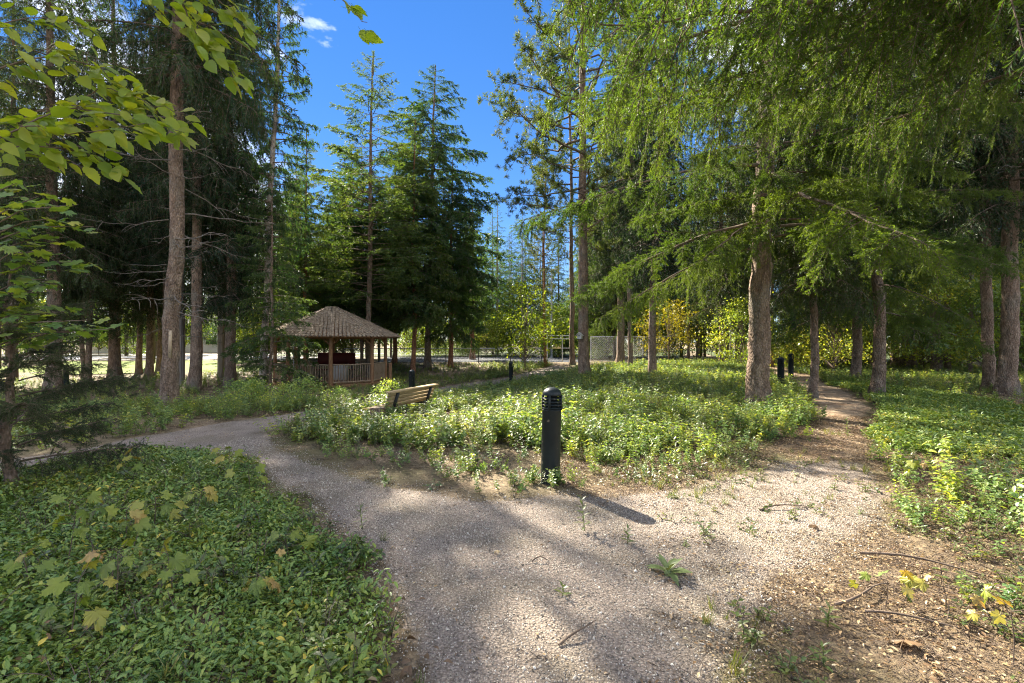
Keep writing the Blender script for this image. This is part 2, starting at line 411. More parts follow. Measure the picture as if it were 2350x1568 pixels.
M['siding'] = rough_mat('siding', [(0.3, (0.62, 0.61, 0.58)), (0.7, (0.72, 0.71, 0.68))], scale=2, bump=0.05)
M['house_roof'] = rough_mat('house_roof', [(0.3, (0.10, 0.095, 0.09)), (0.7, (0.16, 0.15, 0.14))], scale=6, bump=0.3)
M['glass'] = rough_mat('window_glass', [(0.3, (0.02, 0.025, 0.03)), (0.7, (0.04, 0.045, 0.05))], rough=0.1, spec=0.6, bump=0.0)

def chip_mat():
    m, nt, out = new_mat('stone_chip')
    oi = N(nt, 'ShaderNodeObjectInfo')
    col = ramp(nt, oi.outputs['Random'], [(0.0, (0.07, 0.062, 0.05)), (0.18, (0.25, 0.215, 0.165)), (0.55, (0.42, 0.37, 0.295)), (0.85, (0.54, 0.485, 0.40)), (1.0, (0.72, 0.68, 0.60))])
    b = N(nt, 'ShaderNodeBsdfPrincipled', Roughness=0.85)
    b.inputs['Specular IOR Level'].default_value = 0.25
    nt.links.new(col, b.inputs['Base Color']); nt.links.new(b.outputs[0], out.inputs['Surface'])
    return m
M['stone_chip'] = chip_mat()

# ------------------------------------------------------------------ ground, paths
def struct(name, me, label=None):
    o = link(name, me); o['kind'] = 'structure'
    if label: o['label'] = label
    return o

def grid_mesh(name, xs, ys, mat, dz=0.0, keep=None):
    X, Y = np.meshgrid(xs, ys)
    Z = hgt(X, Y) + dz
    V = np.stack([X, Y, Z], -1).reshape(-1, 3)
    nx, ny = len(xs), len(ys)
    i = np.arange(ny - 1)[:, None] * nx + np.arange(nx - 1)[None, :]
    F = np.stack([i, i + 1, i + nx + 1, i + nx], -1).reshape(-1, 4)
    if keep is not None:
        c = V[F].mean(1)
        F = F[keep(c[:, 0], c[:, 1])]
    mb = MB(); mb.add(V, F)
    if keep is not None:       # drop unused vertices
        used = np.unique(F); mp = np.full(len(V), -1); mp[used] = np.arange(len(used))
        mb = MB(); mb.add(V[used], mp[F])
    return mb.mesh(name, mat, smooth=True)

def stretched(a, fine, n_out, growth):
    c = list(np.arange(-a, a + 1e-6, fine)); s = fine
    for _ in range(n_out):
        s *= growth; c.append(c[-1] + s); c.insert(0, c[0] - s)
    return np.array(c)

xs = stretched(16, 0.25, 26, 1.28)
ys = stretched(18, 0.25, 26, 1.28) + 16
struct('ground', grid_mesh('ground', xs, ys, M['soil']))

PATH_PX_OUT = [(935, 1568), (905, 1400), (850, 1290), (770, 1235), (700, 1170), (640, 1125), (600, 1095), (575, 1067), (520, 1053), (430, 1043), (330, 1040), (200, 1052), (60, 1085), (-300, 1160)]
PATH_PX_UP = [(-300, 1080), (60, 1050), (150, 1034), (260, 1012), (400, 990), (520, 968), (640, 952), (740, 940), (830, 922), (920, 904), (1010, 890), (1100, 876), (1180, 862), (1230, 850), (1280, 838)]
PATH_PX_DN = [(1330, 846), (1260, 862), (1200, 878), (1100, 892), (1010, 908), (900, 928), (800, 948), (700, 966), (630, 990), (622, 1010), (660, 1035), (720, 1060), (830, 1088), (890, 1108), (990, 1132), (1080, 1150), (1240, 1138), (1400, 1135), (1560, 1110), (1700, 1082), (1800, 1060), (1960, 1050), (2050, 1130), (2000, 1240), (1800, 1400), (1690, 1568)]
POLY_PATH = np.concatenate([[[-0.5, -4.0]], gxy(PATH_PX_OUT), gxy(PATH_PX_UP), gxy(PATH_PX_DN), [[1.0, -4.0]]])
POLY_TRAIL = gxy([(1790, 1062), (1850, 1010), (1880, 975), (1862, 940), (1845, 905), (1800, 875), (1740, 850), (1690, 834), (1560, 826), (1560, 820), (1700, 822), (1760, 828), (1815, 850), (1880, 872), (1955, 905), (2005, 940), (2000, 975), (1995, 1005), (1965, 1055)])

def wob(x, y, a, s, seed):
    return x + a * (vnoise(x, y, s, seed) - .5) * 2, y + a * (vnoise(x, y, s, seed + 5) - .5) * 2

def on_path(x, y):
    x2, y2 = wob(x, y, 0.14, 2.6, 1); x2, y2 = wob(x2, y2, 0.05, 9.0, 2)
    return inside(POLY_PATH, x2, y2)

def on_trail(x, y):
    x2, y2 = wob(x, y, 0.2, 1.6, 3); x2, y2 = wob(x2, y2, 0.06, 8.0, 4)
    return inside(POLY_TRAIL, x2, y2)

def edge_attr(o, fn, r):
    me = o.data; n = len(me.vertices); co = np.zeros(n * 3, np.float32); me.vertices.foreach_get('co', co); co = co.reshape(-1, 3).astype(float)
    acc = np.zeros(n); k = 0
    for rr in (0.35, 0.7, 1.0):
        for a in np.arange(8) * PI / 4 + rr:
            acc += fn(co[:, 0] + r * rr * math.cos(a), co[:, 1] + r * rr * math.sin(a)); k += 1
    a = me.attributes.new('edge', 'FLOAT', 'POINT'); a.data.foreach_set('value', (acc / k).astype(np.float32))
    co[:, 2] += -0.022 * (1 - sstep((acc / k - 0.45) / 0.3))      # the rim dips under the soil
    me.vertices.foreach_set('co', co.astype(np.float32).ravel()); me.update()
gp_ = struct('gravel_path', grid_mesh('gravel_path', np.arange(-14, 8, 0.06), np.arange(-4, 32, 0.06), M['gravel'], 0.008, on_path))
edge_attr(gp_, on_path, 0.30)
dt_ = struct('dirt_trail', grid_mesh('dirt_trail', np.arange(3, 16, 0.08), np.arange(5, 42, 0.08), M['dirt'], 0.005, on_trail))
edge_attr(dt_, lambda x, y: on_trail(x, y) | on_path(x, y), 0.35)

# far lawn, road beyond the trees, driveway behind the gate
def sheet(name, quad, mat, dz):
    mb = MB()
    q = np.array(quad, float)
    n = 12
    u = np.linspace(0, 1, n)
    A = q[0][None] * (1 - u)[:, None] + q[1][None] * u[:, None]
    B = q[3][None] * (1 - u)[:, None] + q[2][None] * u[:, None]
    XY = A[:, None] * (1 - u)[None, :, None] + B[:, None] * u[None, :, None]
    Z = hgt(XY[..., 0], XY[..., 1]) + dz
    V = np.concatenate([XY, Z[..., None]], -1).reshape(-1, 3)
    i = np.arange(n - 1)[:, None] * n + np.arange(n - 1)[None]
    F = np.stack([i, i + n, i + n + 1, i + 1], -1).reshape(-1, 4)
    mb.add(V, F)
    return struct(name, mb.mesh(name, mat, True))
sheet('lawn', [(-60, 23.5), (-13.5, 30), (-17, 38), (-70, 34)], M['lawn'], 0.02)
sheet('road', [(-80, 36), (-15, 40.5), (-16, 62), (-90, 58)], M['concrete'], 0.012)
sheet('driveway', [(-10, 35.5), (4.6, 34.5), (8, 46), (-12, 47)], M['asphalt'], 0.018)

M['verge'] = rough_mat('verge', [(0.3, (0.04, 0.06, 0.015)), (0.7, (0.09, 0.11, 0.03))], scale=2, bump=0.6, bscale=40, coords='Position')
sheet('verge', [(-24, 47.3), (16, 46.4), (34, 90), (-40, 95)], M['verge'], 0.03)
sheet('field', [(16.5, 36), (70, 36), (90, 95), (34.5, 95)], M['verge'], 0.03)

# ------------------------------------------------------------------ foliage generators
def needles(mb, tw, per_m, ln, wd, rng, mat, ang=(0.55, 0.95), t0=0.1):
    """thin triangles set along twig polylines tw (n,k,3)"""
    n, k, _ = tw.shape
    seg = np.linalg.norm(np.diff(tw, axis=1), axis=2)
    length = seg.sum(1)
    cnt = np.maximum(2, (length * per_m).astype(int))
    idx = np.repeat(np.arange(n), cnt)
    t = t0 + (1 - t0) * rng.random(len(idx))
    ft = t * (k - 1); i0 = np.minimum(ft.astype(int), k - 2); fr = (ft - i0)[:, None]
    p = tw[idx, i0] * (1 - fr) + tw[idx, i0 + 1] * fr
    d = tw[idx, i0 + 1] - tw[idx, i0]; d /= np.linalg.norm(d, axis=1)[:, None] + 1e-9
    r = rng.normal(size=(len(idx), 3)); r -= (r * d).sum(1)[:, None] * d
    r /= np.linalg.norm(r, axis=1)[:, None] + 1e-9
    a = (ang[0] + (ang[1] - ang[0]) * rng.random(len(idx)))[:, None]
    nd = d * np.cos(a) + r * np.sin(a)
    s = np.cross(nd, rng.normal(size=nd.shape)); s /= np.linalg.norm(s, axis=1)[:, None] + 1e-9
    l = (ln * (0.7 + 0.6 * rng.random(len(idx))))[:, None]
    q = p + nd * l * .3
    V = np.stack([p, q + s * wd * .72 + nd * l * .25, p + nd * l - s * wd * .5], 1)
    F = np.arange(len(idx) * 3).reshape(-1, 3)
    mb.add(V.reshape(-1, 3), F, mat)

def twigtubes(mb, tw, r0, r1, mat, n=3):
    m, k, _ = tw.shape
    T = np.gradient(tw, axis=1); T /= np.linalg.norm(T, axis=2)[..., None] + 1e-9
    up = np.array([0.13, 0.2, 0.97]); S = np.cross(T, up); S /= np.linalg.norm(S, axis=2)[..., None] + 1e-9
    U = np.cross(S, T)
    rad = np.broadcast_to(np.linspace(r0, r1, k), (m, k))
    a = np.arange(n) * 2 * PI / n
    V = tw[:, :, None, :] + rad[:, :, None, None] * (np.cos(a)[None, None, :, None] * S[:, :, None] + np.sin(a)[None, None, :, None] * U[:, :, None])
    base = (np.arange(m) * k * n)[:, None, None]; i = (np.arange(k - 1) * n)[None, :, None]; j = np.arange(n)[None, None]; j2 = (j + 1) % n
    F = np.stack([base + i + j, base + i + j2, base + i + n + j2, base + i + n + j], -1).reshape(-1, 4)
    mb.add(V.reshape(-1, 3), F, mat)

def interp(line, t):
    k = len(line); f = np.clip(t, 0, 1) * (k - 1); i = np.minimum(f.astype(int), k - 2); fr = (f - i)[:, None]
    return line[i] * (1 - fr) + line[i + 1] * fr, (line[i + 1] - line[i])

def bough(seed, L=4.0, n2=52, l2=0.9, step3=0.085, l3=0.26, per_m=230, ln=0.02, wd=0.0028, hang=0.85, rise=0.12, sag=0.35, r0=0.035, third=True, bare=0.1, woodsec=True):
    """one conifer limb along +X with drooping side twigs; materials 0 wood, 1 needles"""
    rng = np.random.default_rng(seed)
    mb = MB()
    t = np.linspace(0, 1, 12)
    y = np.cumsum(rng.normal(0, 0.012, 12)) * L
    limb = np.stack([t * L, y, L * (rise * t - sag * t ** 2 + 0.14 * sag * t ** 4 * 2)], 1)
    mb.tube(limb, np.linspace(r0, 0.004, 12), 6 if third else 4, 0)
    s = np.sort(bare + (1 - bare) * rng.random(n2) ** 0.9)
    p0, tan = interp(limb, s)
    tan /= np.linalg.norm(tan, axis=1)[:, None]
    side = np.where(np.arange(n2) % 2 == 0, 1.0, -1.0) * np.where(rng.random(n2) < 0.12, -1, 1)
    lat = np.cross(tan, [0, 0, 1.0]) * side[:, None]
    a = R(38) + R(34) * rng.random(n2)
    d0 = tan * np.cos(a)[:, None] + lat * np.sin(a)[:, None] + np.array([0, 0, 1.0]) * rng.normal(0.02, 0.12, n2)[:, None]
    ll = l2 * (0.25 + 0.75 * np.sin(np.clip((1 - s) * 1.35 + 0.12, 0, PI / 2))) * (0.6 + 0.7 * rng.random(n2))
    k = 6 if third else 4
    u = np.linspace(0, 1, k)
    hg = hang * (0.45 + 0.9 * rng.random(n2))
    sec = p0[:, None] + d0[:, None] * (ll[:, None] * (u - 0.3 * hg[:, None] * u ** 2))[..., None]
    sec[..., 2] -= ll[:, None] * hg[:, None] * u[None] ** 1.7
    sec += rng.normal(0, 0.012, sec.shape) * u[None, :, None] * l2
    if woodsec: twigtubes(mb, sec, 0.006 if third else 0.008, 0.0018, 0)
    if third:
        n3 = np.maximum(2, (ll / step3 * 1.6).astype(int))
        idx = np.repeat(np.arange(n2), n3)
        tt = 0.12 + 0.86 * rng.random(len(idx))
        f = tt * (k - 1); i = np.minimum(f.astype(int), k - 2); fr = (f - i)[:, None]
        q = sec[idx, i] * (1 - fr) + sec[idx, i + 1] * fr
        dd = sec[idx, i + 1] - sec[idx, i]; dd /= np.linalg.norm(dd, axis=1)[:, None]
        nv = rng.normal(0, 1, (n2, 3))[idx] * 0.8 + rng.normal(0, 0.22, dd.shape) + np.array([0, 0, 0.6])
        la = np.cross(dd, nv); la /= np.linalg.norm(la, axis=1)[:, None] + 1e-9
        la *= np.where(rng.random(len(idx)) < .5, 1, -1)[:, None]
        b = R(38) + R(24) * rng.random(len(idx))
        e0 = dd * np.cos(b)[:, None] + la * np.sin(b)[:, None]
        l3s = l3 * (1.05 - 0.7 * tt) * (0.5 + 0.9 * rng.random(len(idx)))
        u3 = np.linspace(0, 1, 4)
        ter = q[:, None] + e0[:, None] * (l3s[:, None] * u3)[..., None]
        ter[..., 2] -= (l3s * hang * 0.22)[:, None] * u3[None] ** 1.8
        twigtubes(mb, ter[:, ::3], 0.0022, 0.001, 0)
        needles(mb, ter, per_m, ln, wd, rng, 1)
        needles(mb, sec, per_m, ln, wd, rng, 1, t0=0.25)
        tip = limb[-4:][None]
        needles(mb, tip, per_m, ln, wd, rng, 1)
    else:
        needles(mb, sec, per_m, ln, wd, rng, 1, ang=(0.3, 1.0), t0=0.05)
        needles(mb, limb[4:][None], per_m, ln, wd, rng, 1, ang=(0.3, 1.0))
    return mb

def Mx(loc, rz=0, ry=0, s=1.0, rx=0):
    return Matrix.Translation(loc) @ Matrix.Rotation(rz, 4, 'Z') @ Matrix.Rotation(ry, 4, 'Y') @ Matrix.Rotation(rx, 4, 'X') @ Matrix.Scale(s, 4)

def conifer_crown(seed, H, base, Rmax, nb, lod, power=0.75, low_full=0.7, ang_top=-0.5, ang_low=0.22, gap=0.0, clumpy=False):
    """crown built round a straight stem: boughs as one mesh"""
    rng = np.random.default_rng(seed)
    mb = MB()
    for i in range(nb):
        f = (i + rng.random()) / nb
        f = f ** 1.05
        z = base + (H - base) * f * 0.985
        if gap and rng.random() < gap and f < 0.9: continue
        prof = (1 - f) ** power * min(1.0, low_full + f * (1 - low_full) / 0.25)
        L = Rmax * prof * (0.72 + 0.5 * rng.random()) + 0.18
        az = i * 2.39996 + rng.normal(0, 0.35)
        src, srcL = lod[rng.integers(len(lod))]
        tilt = ang_low + (ang_top - ang_low) * f ** 1.6 + rng.normal(0, 0.10)
        mb.addmb(src, Mx((0, 0, z), az, tilt, L / srcL))
    top = np.stack([np.zeros(4), np.zeros(4), np.linspace(H * 0.93, H, 4)], 1)
    needles(mb, top[None], 60, 0.10, 0.02, rng, 1)
    mb.tube(top, [0.03, 0.022, 0.014, 0.004], 4, 0)
    return mb

# limb libraries -----------------------------------------------------------
LOD_MID = [(bough(s, 2.6, n2=38, l2=0.85, per_m=36, ln=0.135, wd=0.038, hang=0.7, third=False, r0=0.03), 2.6) for s in (1, 2, 3, 4)]
LOD_DROOP = [(bough(s, 2.6, n2=32, l2=0.95, per_m=38, ln=0.115, wd=0.027, hang=1.15, sag=0.45, third=False, r0=0.03), 2.6) for s in (5, 6, 7, 8)]
LOD_FAR = [(bough(s, 2.6, n2=20, l2=0.85, per_m=26, ln=0.17, wd=0.04, hang=0.8, third=False, r0=0.03, woodsec=False), 2.6) for s in (9, 10, 11)]
LOD_SPARSE = [(bough(s, 2.6, n2=28, l2=0.8, per_m=40, ln=0.13, wd=0.036, hang=0.5, sag=0.1, rise=0.1, third=False, r0=0.028, bare=0.3), 2.6) for s in (12, 13, 14)]

def pine_limb(seed, L=3.0):
    rng = np.random.default_rng(seed); mb = MB()
    t = np.linspace(0, 1, 9)
    limb = np.stack([t * L, np.cumsum(rng.normal(0, 0.035, 9)) * L, L * (0.05 * t + 0.14 * t ** 2) + np.cumsum(rng.normal(0, 0.02, 9)) * L], 1)
    mb.tube(limb, np.linspace(0.04, 0.006, 9), 5, 0)
    n2 = 18
    s = 0.35 + 0.65 * rng.random(n2); p0, tan = interp(limb, s); tan /= np.linalg.norm(tan, axis=1)[:, None]
    d = tan * 0.7 + rng.normal(0, 0.6, (n2, 3)) + np.array([0, 0, 0.25]); d /= np.linalg.norm(d, axis=1)[:, None]
    ll = 0.22 * L * (0.4 + 0.8 * rng.random(n2))
    u = np.linspace(0, 1, 4)
    sec = p0[:, None] + d[:, None] * (ll[:, None] * u)[..., None]; sec[..., 2] -= ll[:, None] * 0.15 * u ** 2
    twigtubes(mb, sec, 0.009, 0.003, 0)
    # tufts at the ends
    m = 7
    q = sec[:, -2:, :].repeat(m, 0)
    e = rng.normal(0, 1, (n2 * m, 3)) + np.array([0, 0, 0.3]); e /= np.linalg.norm(e, axis=1)[:, None]
    st = sec[:, 1:, :][np.repeat(np.arange(n2), m), rng.integers(0, 3, n2 * m)]
    tw = st[:, None] + e[:, None] * (0.20 * rng.random(n2 * m)[:, None] * np.linspace(0, 1, 3))[..., None]
    needles(mb, tw, 190, 0.115, 0.018, rng, 1, ang=(0.3, 1.3), t0=0.0)
    return mb
LOD_PINE = [(pine_limb(s), 3.0) for s in (21, 22, 23, 24)]

NM = [M['twig'], M['needle']]; ND = [M['twig'], M['needle_dark']]
CR = {}
CR['tall_a'] = (conifer_crown(101, 22, 5.2, 2.9, 150, LOD_DROOP, power=0.55).mesh('crown_tall_a', ND), 22)
CR['tall_b'] = (conifer_crown(102, 22, 7.0, 2.7, 130, LOD_DROOP, power=0.6).mesh('crown_tall_b', ND), 22)
CR['tall_c'] = (conifer_crown(103, 22, 3.6, 3.1, 160, LOD_DROOP, power=0.6).mesh('crown_tall_c', ND), 22)
CR['full_a'] = (conifer_crown(104, 17, 3.7, 3.6, 150, LOD_MID, power=0.62, ang_low=0.1).mesh('crown_full_a', NM), 17)
CR['full_b'] = (conifer_crown(105, 17, 2.6, 3.4, 150, LOD_MID, power=0.7, ang_low=0.12).mesh('crown_full_b', NM), 17)
CR['sparse'] = (conifer_crown(106, 17, 4.0, 3.0, 125, LOD_SPARSE, power=0.6, low_full=0.5, ang_low=0.05).mesh('crown_sparse', NM), 17)
CR['far_a'] = (conifer_crown(107, 18, 2.0, 3.0, 130, LOD_FAR, power=0.8).mesh('crown_far_a', NM), 18)
CR['far_b'] = (conifer_crown(108, 18, 4.5, 2.7, 120, LOD_FAR, power=0.65).mesh('crown_far_b', ND), 18)
CR['pine'] = (conifer_crown(109, 19, 4.5, 3.5, 74, LOD_PINE, power=0.45, low_full=0.45, ang_low=0.05, ang_top=-0.7).mesh('crown_pine', [M['twig'], M['needle_pine']]), 19)
CR['pine_b'] = (conifer_crown(110, 19, 6.5, 3.2, 46, LOD_PINE, power=0.45, low_full=0.45, ang_low=0.1, ang_top=-0.7).mesh('crown_pine_b', [M['twig'], M['needle_pine']]), 19)
CR['young'] = (conifer_crown(111, 8, 0.5, 1.6, 70, LOD_MID, power=0.8, ang_low=0.1).mesh('crown_young', NM), 8)

# ------------------------------------------------------------------ broadleaf crowns
def leafquads(mb, p, size, rng, mat, flat=0.5):
    n = len(p)
    nrm = rng.normal(0, 1, (n, 3)) * np.array([1, 1, 1 - flat * 0.5]) + np.array([0, 0, flat * 1.6]); nrm /= np.linalg.norm(nrm, axis=1)[:, None]
    d = np.cross(nrm, rng.normal(size=(n, 3))); d /= np.linalg.norm(d, axis=1)[:, None] + 1e-9
    s = np.cross(nrm, d)
    l = (size * (0.6 + 0.7 * rng.random(n)))[:, None]
    V = np.stack([p - d * l * .5, p - d * l * .05 + s * l * .30 + nrm * l * .06, p + d * l * .5, p - d * l * .05 - s * l * .30 + nrm * l * .06], 1)
    mb.add(V.reshape(-1, 3), np.arange(n * 4).reshape(-1, 4), mat)

def broad_crown(seed, Hh, Rr, base, nclump, per, size, stem=True, spread=0.22):
    """limbs and leaves of a small broadleaf tree: 0 wood, 1 leaves"""
    rng = np.random.default_rng(seed); mb = MB()
    cl = []
    for i in range(nclump):
        f = rng.random(); z = base + (Hh - base) * f
        rr = Rr * math.sin(PI * min(1, 0.18 + 0.8 * f)) ** 0.7 * math.sqrt(0.15 + 0.85 * rng.random())
        az = rng.random() * 2 * PI
        cl.append((rr * math.cos(az), rr * math.sin(az), z))
    cl = np.array(cl)
    for c in cl[::2]:
        z0 = max(0.15, c[2] * 0.45)
        t = np.linspace(0, 1, 5)[:, None]
        a = np.array([0.03 * c[0], 0.03 * c[1], z0]); line = a * (1 - t) + c * t; line[:, 2] += 0.12 * np.sin(t[:, 0] * PI)
        mb.tube(line, np.linspace(0.018, 0.004, 5) * (Hh / 4) ** 0.5, 4, 0)
    for c in cl:
        n = int(per * (0.6 + 0.8 * rng.random()))
        p = c + rng.normal(0, 1, (n, 3)) * np.array([1.2, 1.2, 0.55]) * spread * Rr
        leafquads(mb, p, size, rng, 1)
    return mb

BL = {}
M['leaf_lime_far'] = leaf_mat('leaf_lime_far', [(0.0, (0.12, 0.20, 0.025)), (0.5, (0.18, 0.26, 0.03)), (1.0, (0.26, 0.30, 0.035))], trans=0.5, tcol=1.4, gloss=0.1, objrand=0.3)
BL['lime'] = broad_crown(201, 4.2, 1.9, 0.9, 70, 60, 0.13, spread=0.17).mesh('crown_lime', [M['twig'], M['leaf_lime_far']])
BL['yellow'] = broad_crown(202, 3.6, 1.7, 0.9, 46, 55, 0.12, spread=0.18).mesh('crown_yellow', [M['twig'], M['leaf_yellow']])
BL['under_a'] = broad_crown(203, 3.4, 1.8, 0.3, 70, 60, 0.12, spread=0.19).mesh('crown_under_a', [M['twig'], M['leaf_under']])
BL['under_b'] = broad_crown(204, 5.2, 2.2, 0.8, 90, 60, 0.13, spread=0.17).mesh('crown_under_b', [M['twig'], M['leaf_under']])
BL['bush'] = broad_crown(205, 1.3, 0.9, 0.12, 40, 46, 0.085, spread=0.2).mesh('crown_bush', [M['twig'], M['leaf_shrub']])

# ------------------------------------------------------------------ trunks
def trunk_mesh(name, H, r, mat, seed=0, nside=14, rings=46, wobble=0.02, flare=1.6, curve=0.0, knots=True, tip=0.12):
    rng = np.random.default_rng(1000 + seed); mb = MB()
    t = np.linspace(0, 1, rings) ** 1.25
    z = t * H
    rad = r * ((1 - t) ** 0.85 * (1 - tip) + tip) * (1 + (flare - 1) * np.exp(-z / (r * 1.6)))
    cx = np.cumsum(rng.normal(0, 1, rings)); cx = (cx - cx[0] - t * (cx[-1] - cx[0])) * wobble
    cy = np.cumsum(rng.normal(0, 1, rings)); cy = (cy - cy[0] - t * (cy[-1] - cy[0])) * wobble
    cx = cx + curve * np.sin(np.clip(z / 6.0, 0, 1) * PI)
    a = np.arange(nside) * 2 * PI / nside
    lob = 1 + 0.16 * np.exp(-z / (r * 2))[:, None] * np.cos(a * 5 + seed)[None]
    jit = 1 + 0.035 * rng.normal(size=(rings, nside))
    rr = rad[:, None] * lob * jit
    V = np.stack([cx[:, None] + rr * np.cos(a), cy[:, None] + rr * np.sin(a), np.broadcast_to(z[:, None], rr.shape)], -1)
    V[0, :, 2] -= 0.35
    i = np.arange(rings - 1)[:, None] * nside; j = np.arange(nside)[None]; j2 = (j + 1) % nside
    F = np.stack([i + j, i + j2, i + nside + j2, i + nside + j], -1).reshape(-1, 4)
    mb.add(V.reshape(-1, 3), F)
    return mb.mesh(name, mat, True)

def dead_branch_mesh(seed):
    rng = np.random.default_rng(seed); mb = MB()
    L = 1.0; t = np.linspace(0, 1, 9)
    line = np.stack([t * L, np.cumsum(rng.normal(0, .022, 9)), -0.10 * t + 0.06 * t ** 2 + np.cumsum(rng.normal(0, .014, 9))], 1)
    mb.tube(line, np.linspace(0.0085, 0.0016, 9), 4)
    for k in range(6):
        s = 0.3 + 0.65 * rng.random(); p, tg = interp(line, np.array([s])); p = p[0]
        d = np.array([0.6, rng.choice([-1, 1]) * (0.5 + .3 * rng.random()), rng.normal(-0.15, 0.2)]); l = 0.10 + 0.22 * rng.random() * (1.2 - s)
        mb.tube(np.stack([p, p + d * l * .5, p + d * l + np.array([0, 0, -.03])]), [0.004, 0.003, 0.001], 3)
    return mb.mesh('dead_branch', M['twig_grey'])
DEAD = [dead_branch_mesh(300 + i) for i in range(5)]

TREES = []
def tree(name, label, px, py, wpx, top=None, H=22, crown='tall_a', bark='bark', cs=1.0, dead=0, dz=(1.6, 6.0), group=None, curve=0.0, seed=None, d=None, knots=True, crz=None, deadlen=1.0):
    """px, py: foot of the trunk in the photo; top: photo x where the stem leaves the top of the frame"""
    x, y, z = G(px, py)
    if d is not None:
        y = d; x = (px - CX) / FPX * d; z = float(hgt(x, y))
    r = wpx / FPX * y / 2 * 0.84
    seed = len(TREES) if seed is None else seed
    rot = (0, 0, 0)
    if top is not None:
        ztop = CAMZ + CY / FPX * y
        xt = (top - CX) / FPX * y
        rot = (0, math.atan2(xt - x, ztop - z), 0)
    t = thing(name, label, 'tree', (x, y, z), rot, group)
    near = y < 16
    link('trunk', trunk_mesh('trunk', H, r, M[bark], seed, 20 if near else 10, 70 if near else 30, wobble=0.012 + 0.006 * (not near), curve=curve), t)
    if crown:
        me, h0 = CR[crown]
        s = H / h0
        link('crown', me, t, (0, 0, 0), (0, 0, seed * 1.7 if crz is None else crz), (cs * s, cs * s, s))
    rng = np.random.default_rng(500 + seed)
    for i in range(dead):
        zz = dz[0] + (dz[1] - dz[0]) * (i + rng.random()) / dead
        az = rng.random() * 2 * PI
        L = (0.5 + 1.3 * rng.random()) * deadlen
        rr = r * (1 - 0.85 * zz / H) * 0.9
        link('dead_branch', DEAD[i % 5], t, (rr * math.cos(az), rr * math.sin(az), zz), (rng.normal(0, 0.5), rng.normal(0.02, 0.14), az), (L, L, L * 1.1))
    TREES.append((x, y, r))
    return t, r

# ---- left group of tall spruces
tree('spruce_tree', 'spruce trunk half hidden by the maple sapling, farthest left thick trunk', 122, 900, 33, 112, crown='tall_a', dead=10)
tree('spruce_tree', 'thin pale stem of the twin trunks standing before the lawn', 193, 880, 12, 196, H=14, crown='tall_b', dead=4)
tree('spruce_tree', 'thicker slanting stem of the twin trunks standing before the lawn', 203, 880, 15, 222, H=18, crown='tall_c', dead=4)
tree('spruce_tree', 'dark straight spruce trunk at the right edge of the lawn', 263, 874, 28, 262, crown='tall_a', dead=14)
tree('spruce_tree', 'slim dark spruce, first right of the trunk at the lawn edge', 318, 858, 15, 312, H=20, crown='tall_b', dead=8)
tree('spruce_tree', 'slim dark spruce, second right of the trunk at the lawn edge', 343, 862, 18, 345, H=21, crown='tall_c', dead=8)
tree('spruce_tree', 'slim spruce half behind the thick trunk with the nailed board', 367, 853, 14, 370, H=20, crown='tall_a', dead=6)
T7, r7 = tree('spruce_tree', 'thick grey-brown spruce trunk with a wooden board nailed to it', 390, 947, 41, 414, H=24, crown='tall_b', dead=40, dz=(1.8, 8.2), deadlen=1.25)
tree('spruce_tree', 'rough spruce trunk just right of the one with the board', 447, 895, 29, 457, H=23, crown='tall_b', dead=24, dz=(2.0, 8.5))
tree('spruce_tree', 'very dark spruce trunk midway between board trunk and pale leaning trunk', 527, 888, 27, 520, H=23, crown='tall_c', dead=18, dz=(2.0, 6), cs=1.1)
tree('spruce_tree', 'pale grey bare trunk leaning right beside the gazebo', 603, 892, 20, 638, H=21, crown='sparse', bark='bark_light', dead=16, dz=(2.5, 9), cs=0.55)
tree('spruce_tree', 'young spruce with a thin stem growing before the gazebo railing', 622, 897, 10, 622, H=9, crown='young', bark='bark', d=19.3, cs=1.2)
# ---- trees round the gazebo
tree('fir_tree', 'slender fir standing directly in front of the gazebo, its tip against blue sky', 846, 872, 17, 859, H=17.4, crown='sparse', bark='bark', cs=1.25, dead=6, dz=(2.5, 5.0))
tree('pine_tree', 'reddish slender trunk behind the bench, right of the gazebo', 948, 858, 13, 956, H=15.0, crown='full_a', bark='bark_red', dead=4, dz=(2, 4), cs=0.95)
tree('spruce_tree', 'bushy spruce right of the gazebo with a pointed top against the sky', 981, 845, 18, 1003, H=19.5, crown='full_a', dead=4, dz=(1.5, 3), cs=1.25)
for px, d, H, cr, lab in ((700, 30, 15, 'full_b', 'conifer rising just behind the gazebo roof ridge, left side'), (905, 33, 14.5, 'full_a', 'conifer with a thin trunk behind the right gazebo posts'), (1036, 31.5, 13.5, 'full_b', 'conifer right of the pointed spruce, shorter than it'), (1083, 40, 13, 'full_a', 'conifer beside the lime tree on its left')):
    tree('conifer_tree', lab, px, 850, 13, px + 5, H=H, crown=cr, bark='bark_red', cs=0.85, d=d)
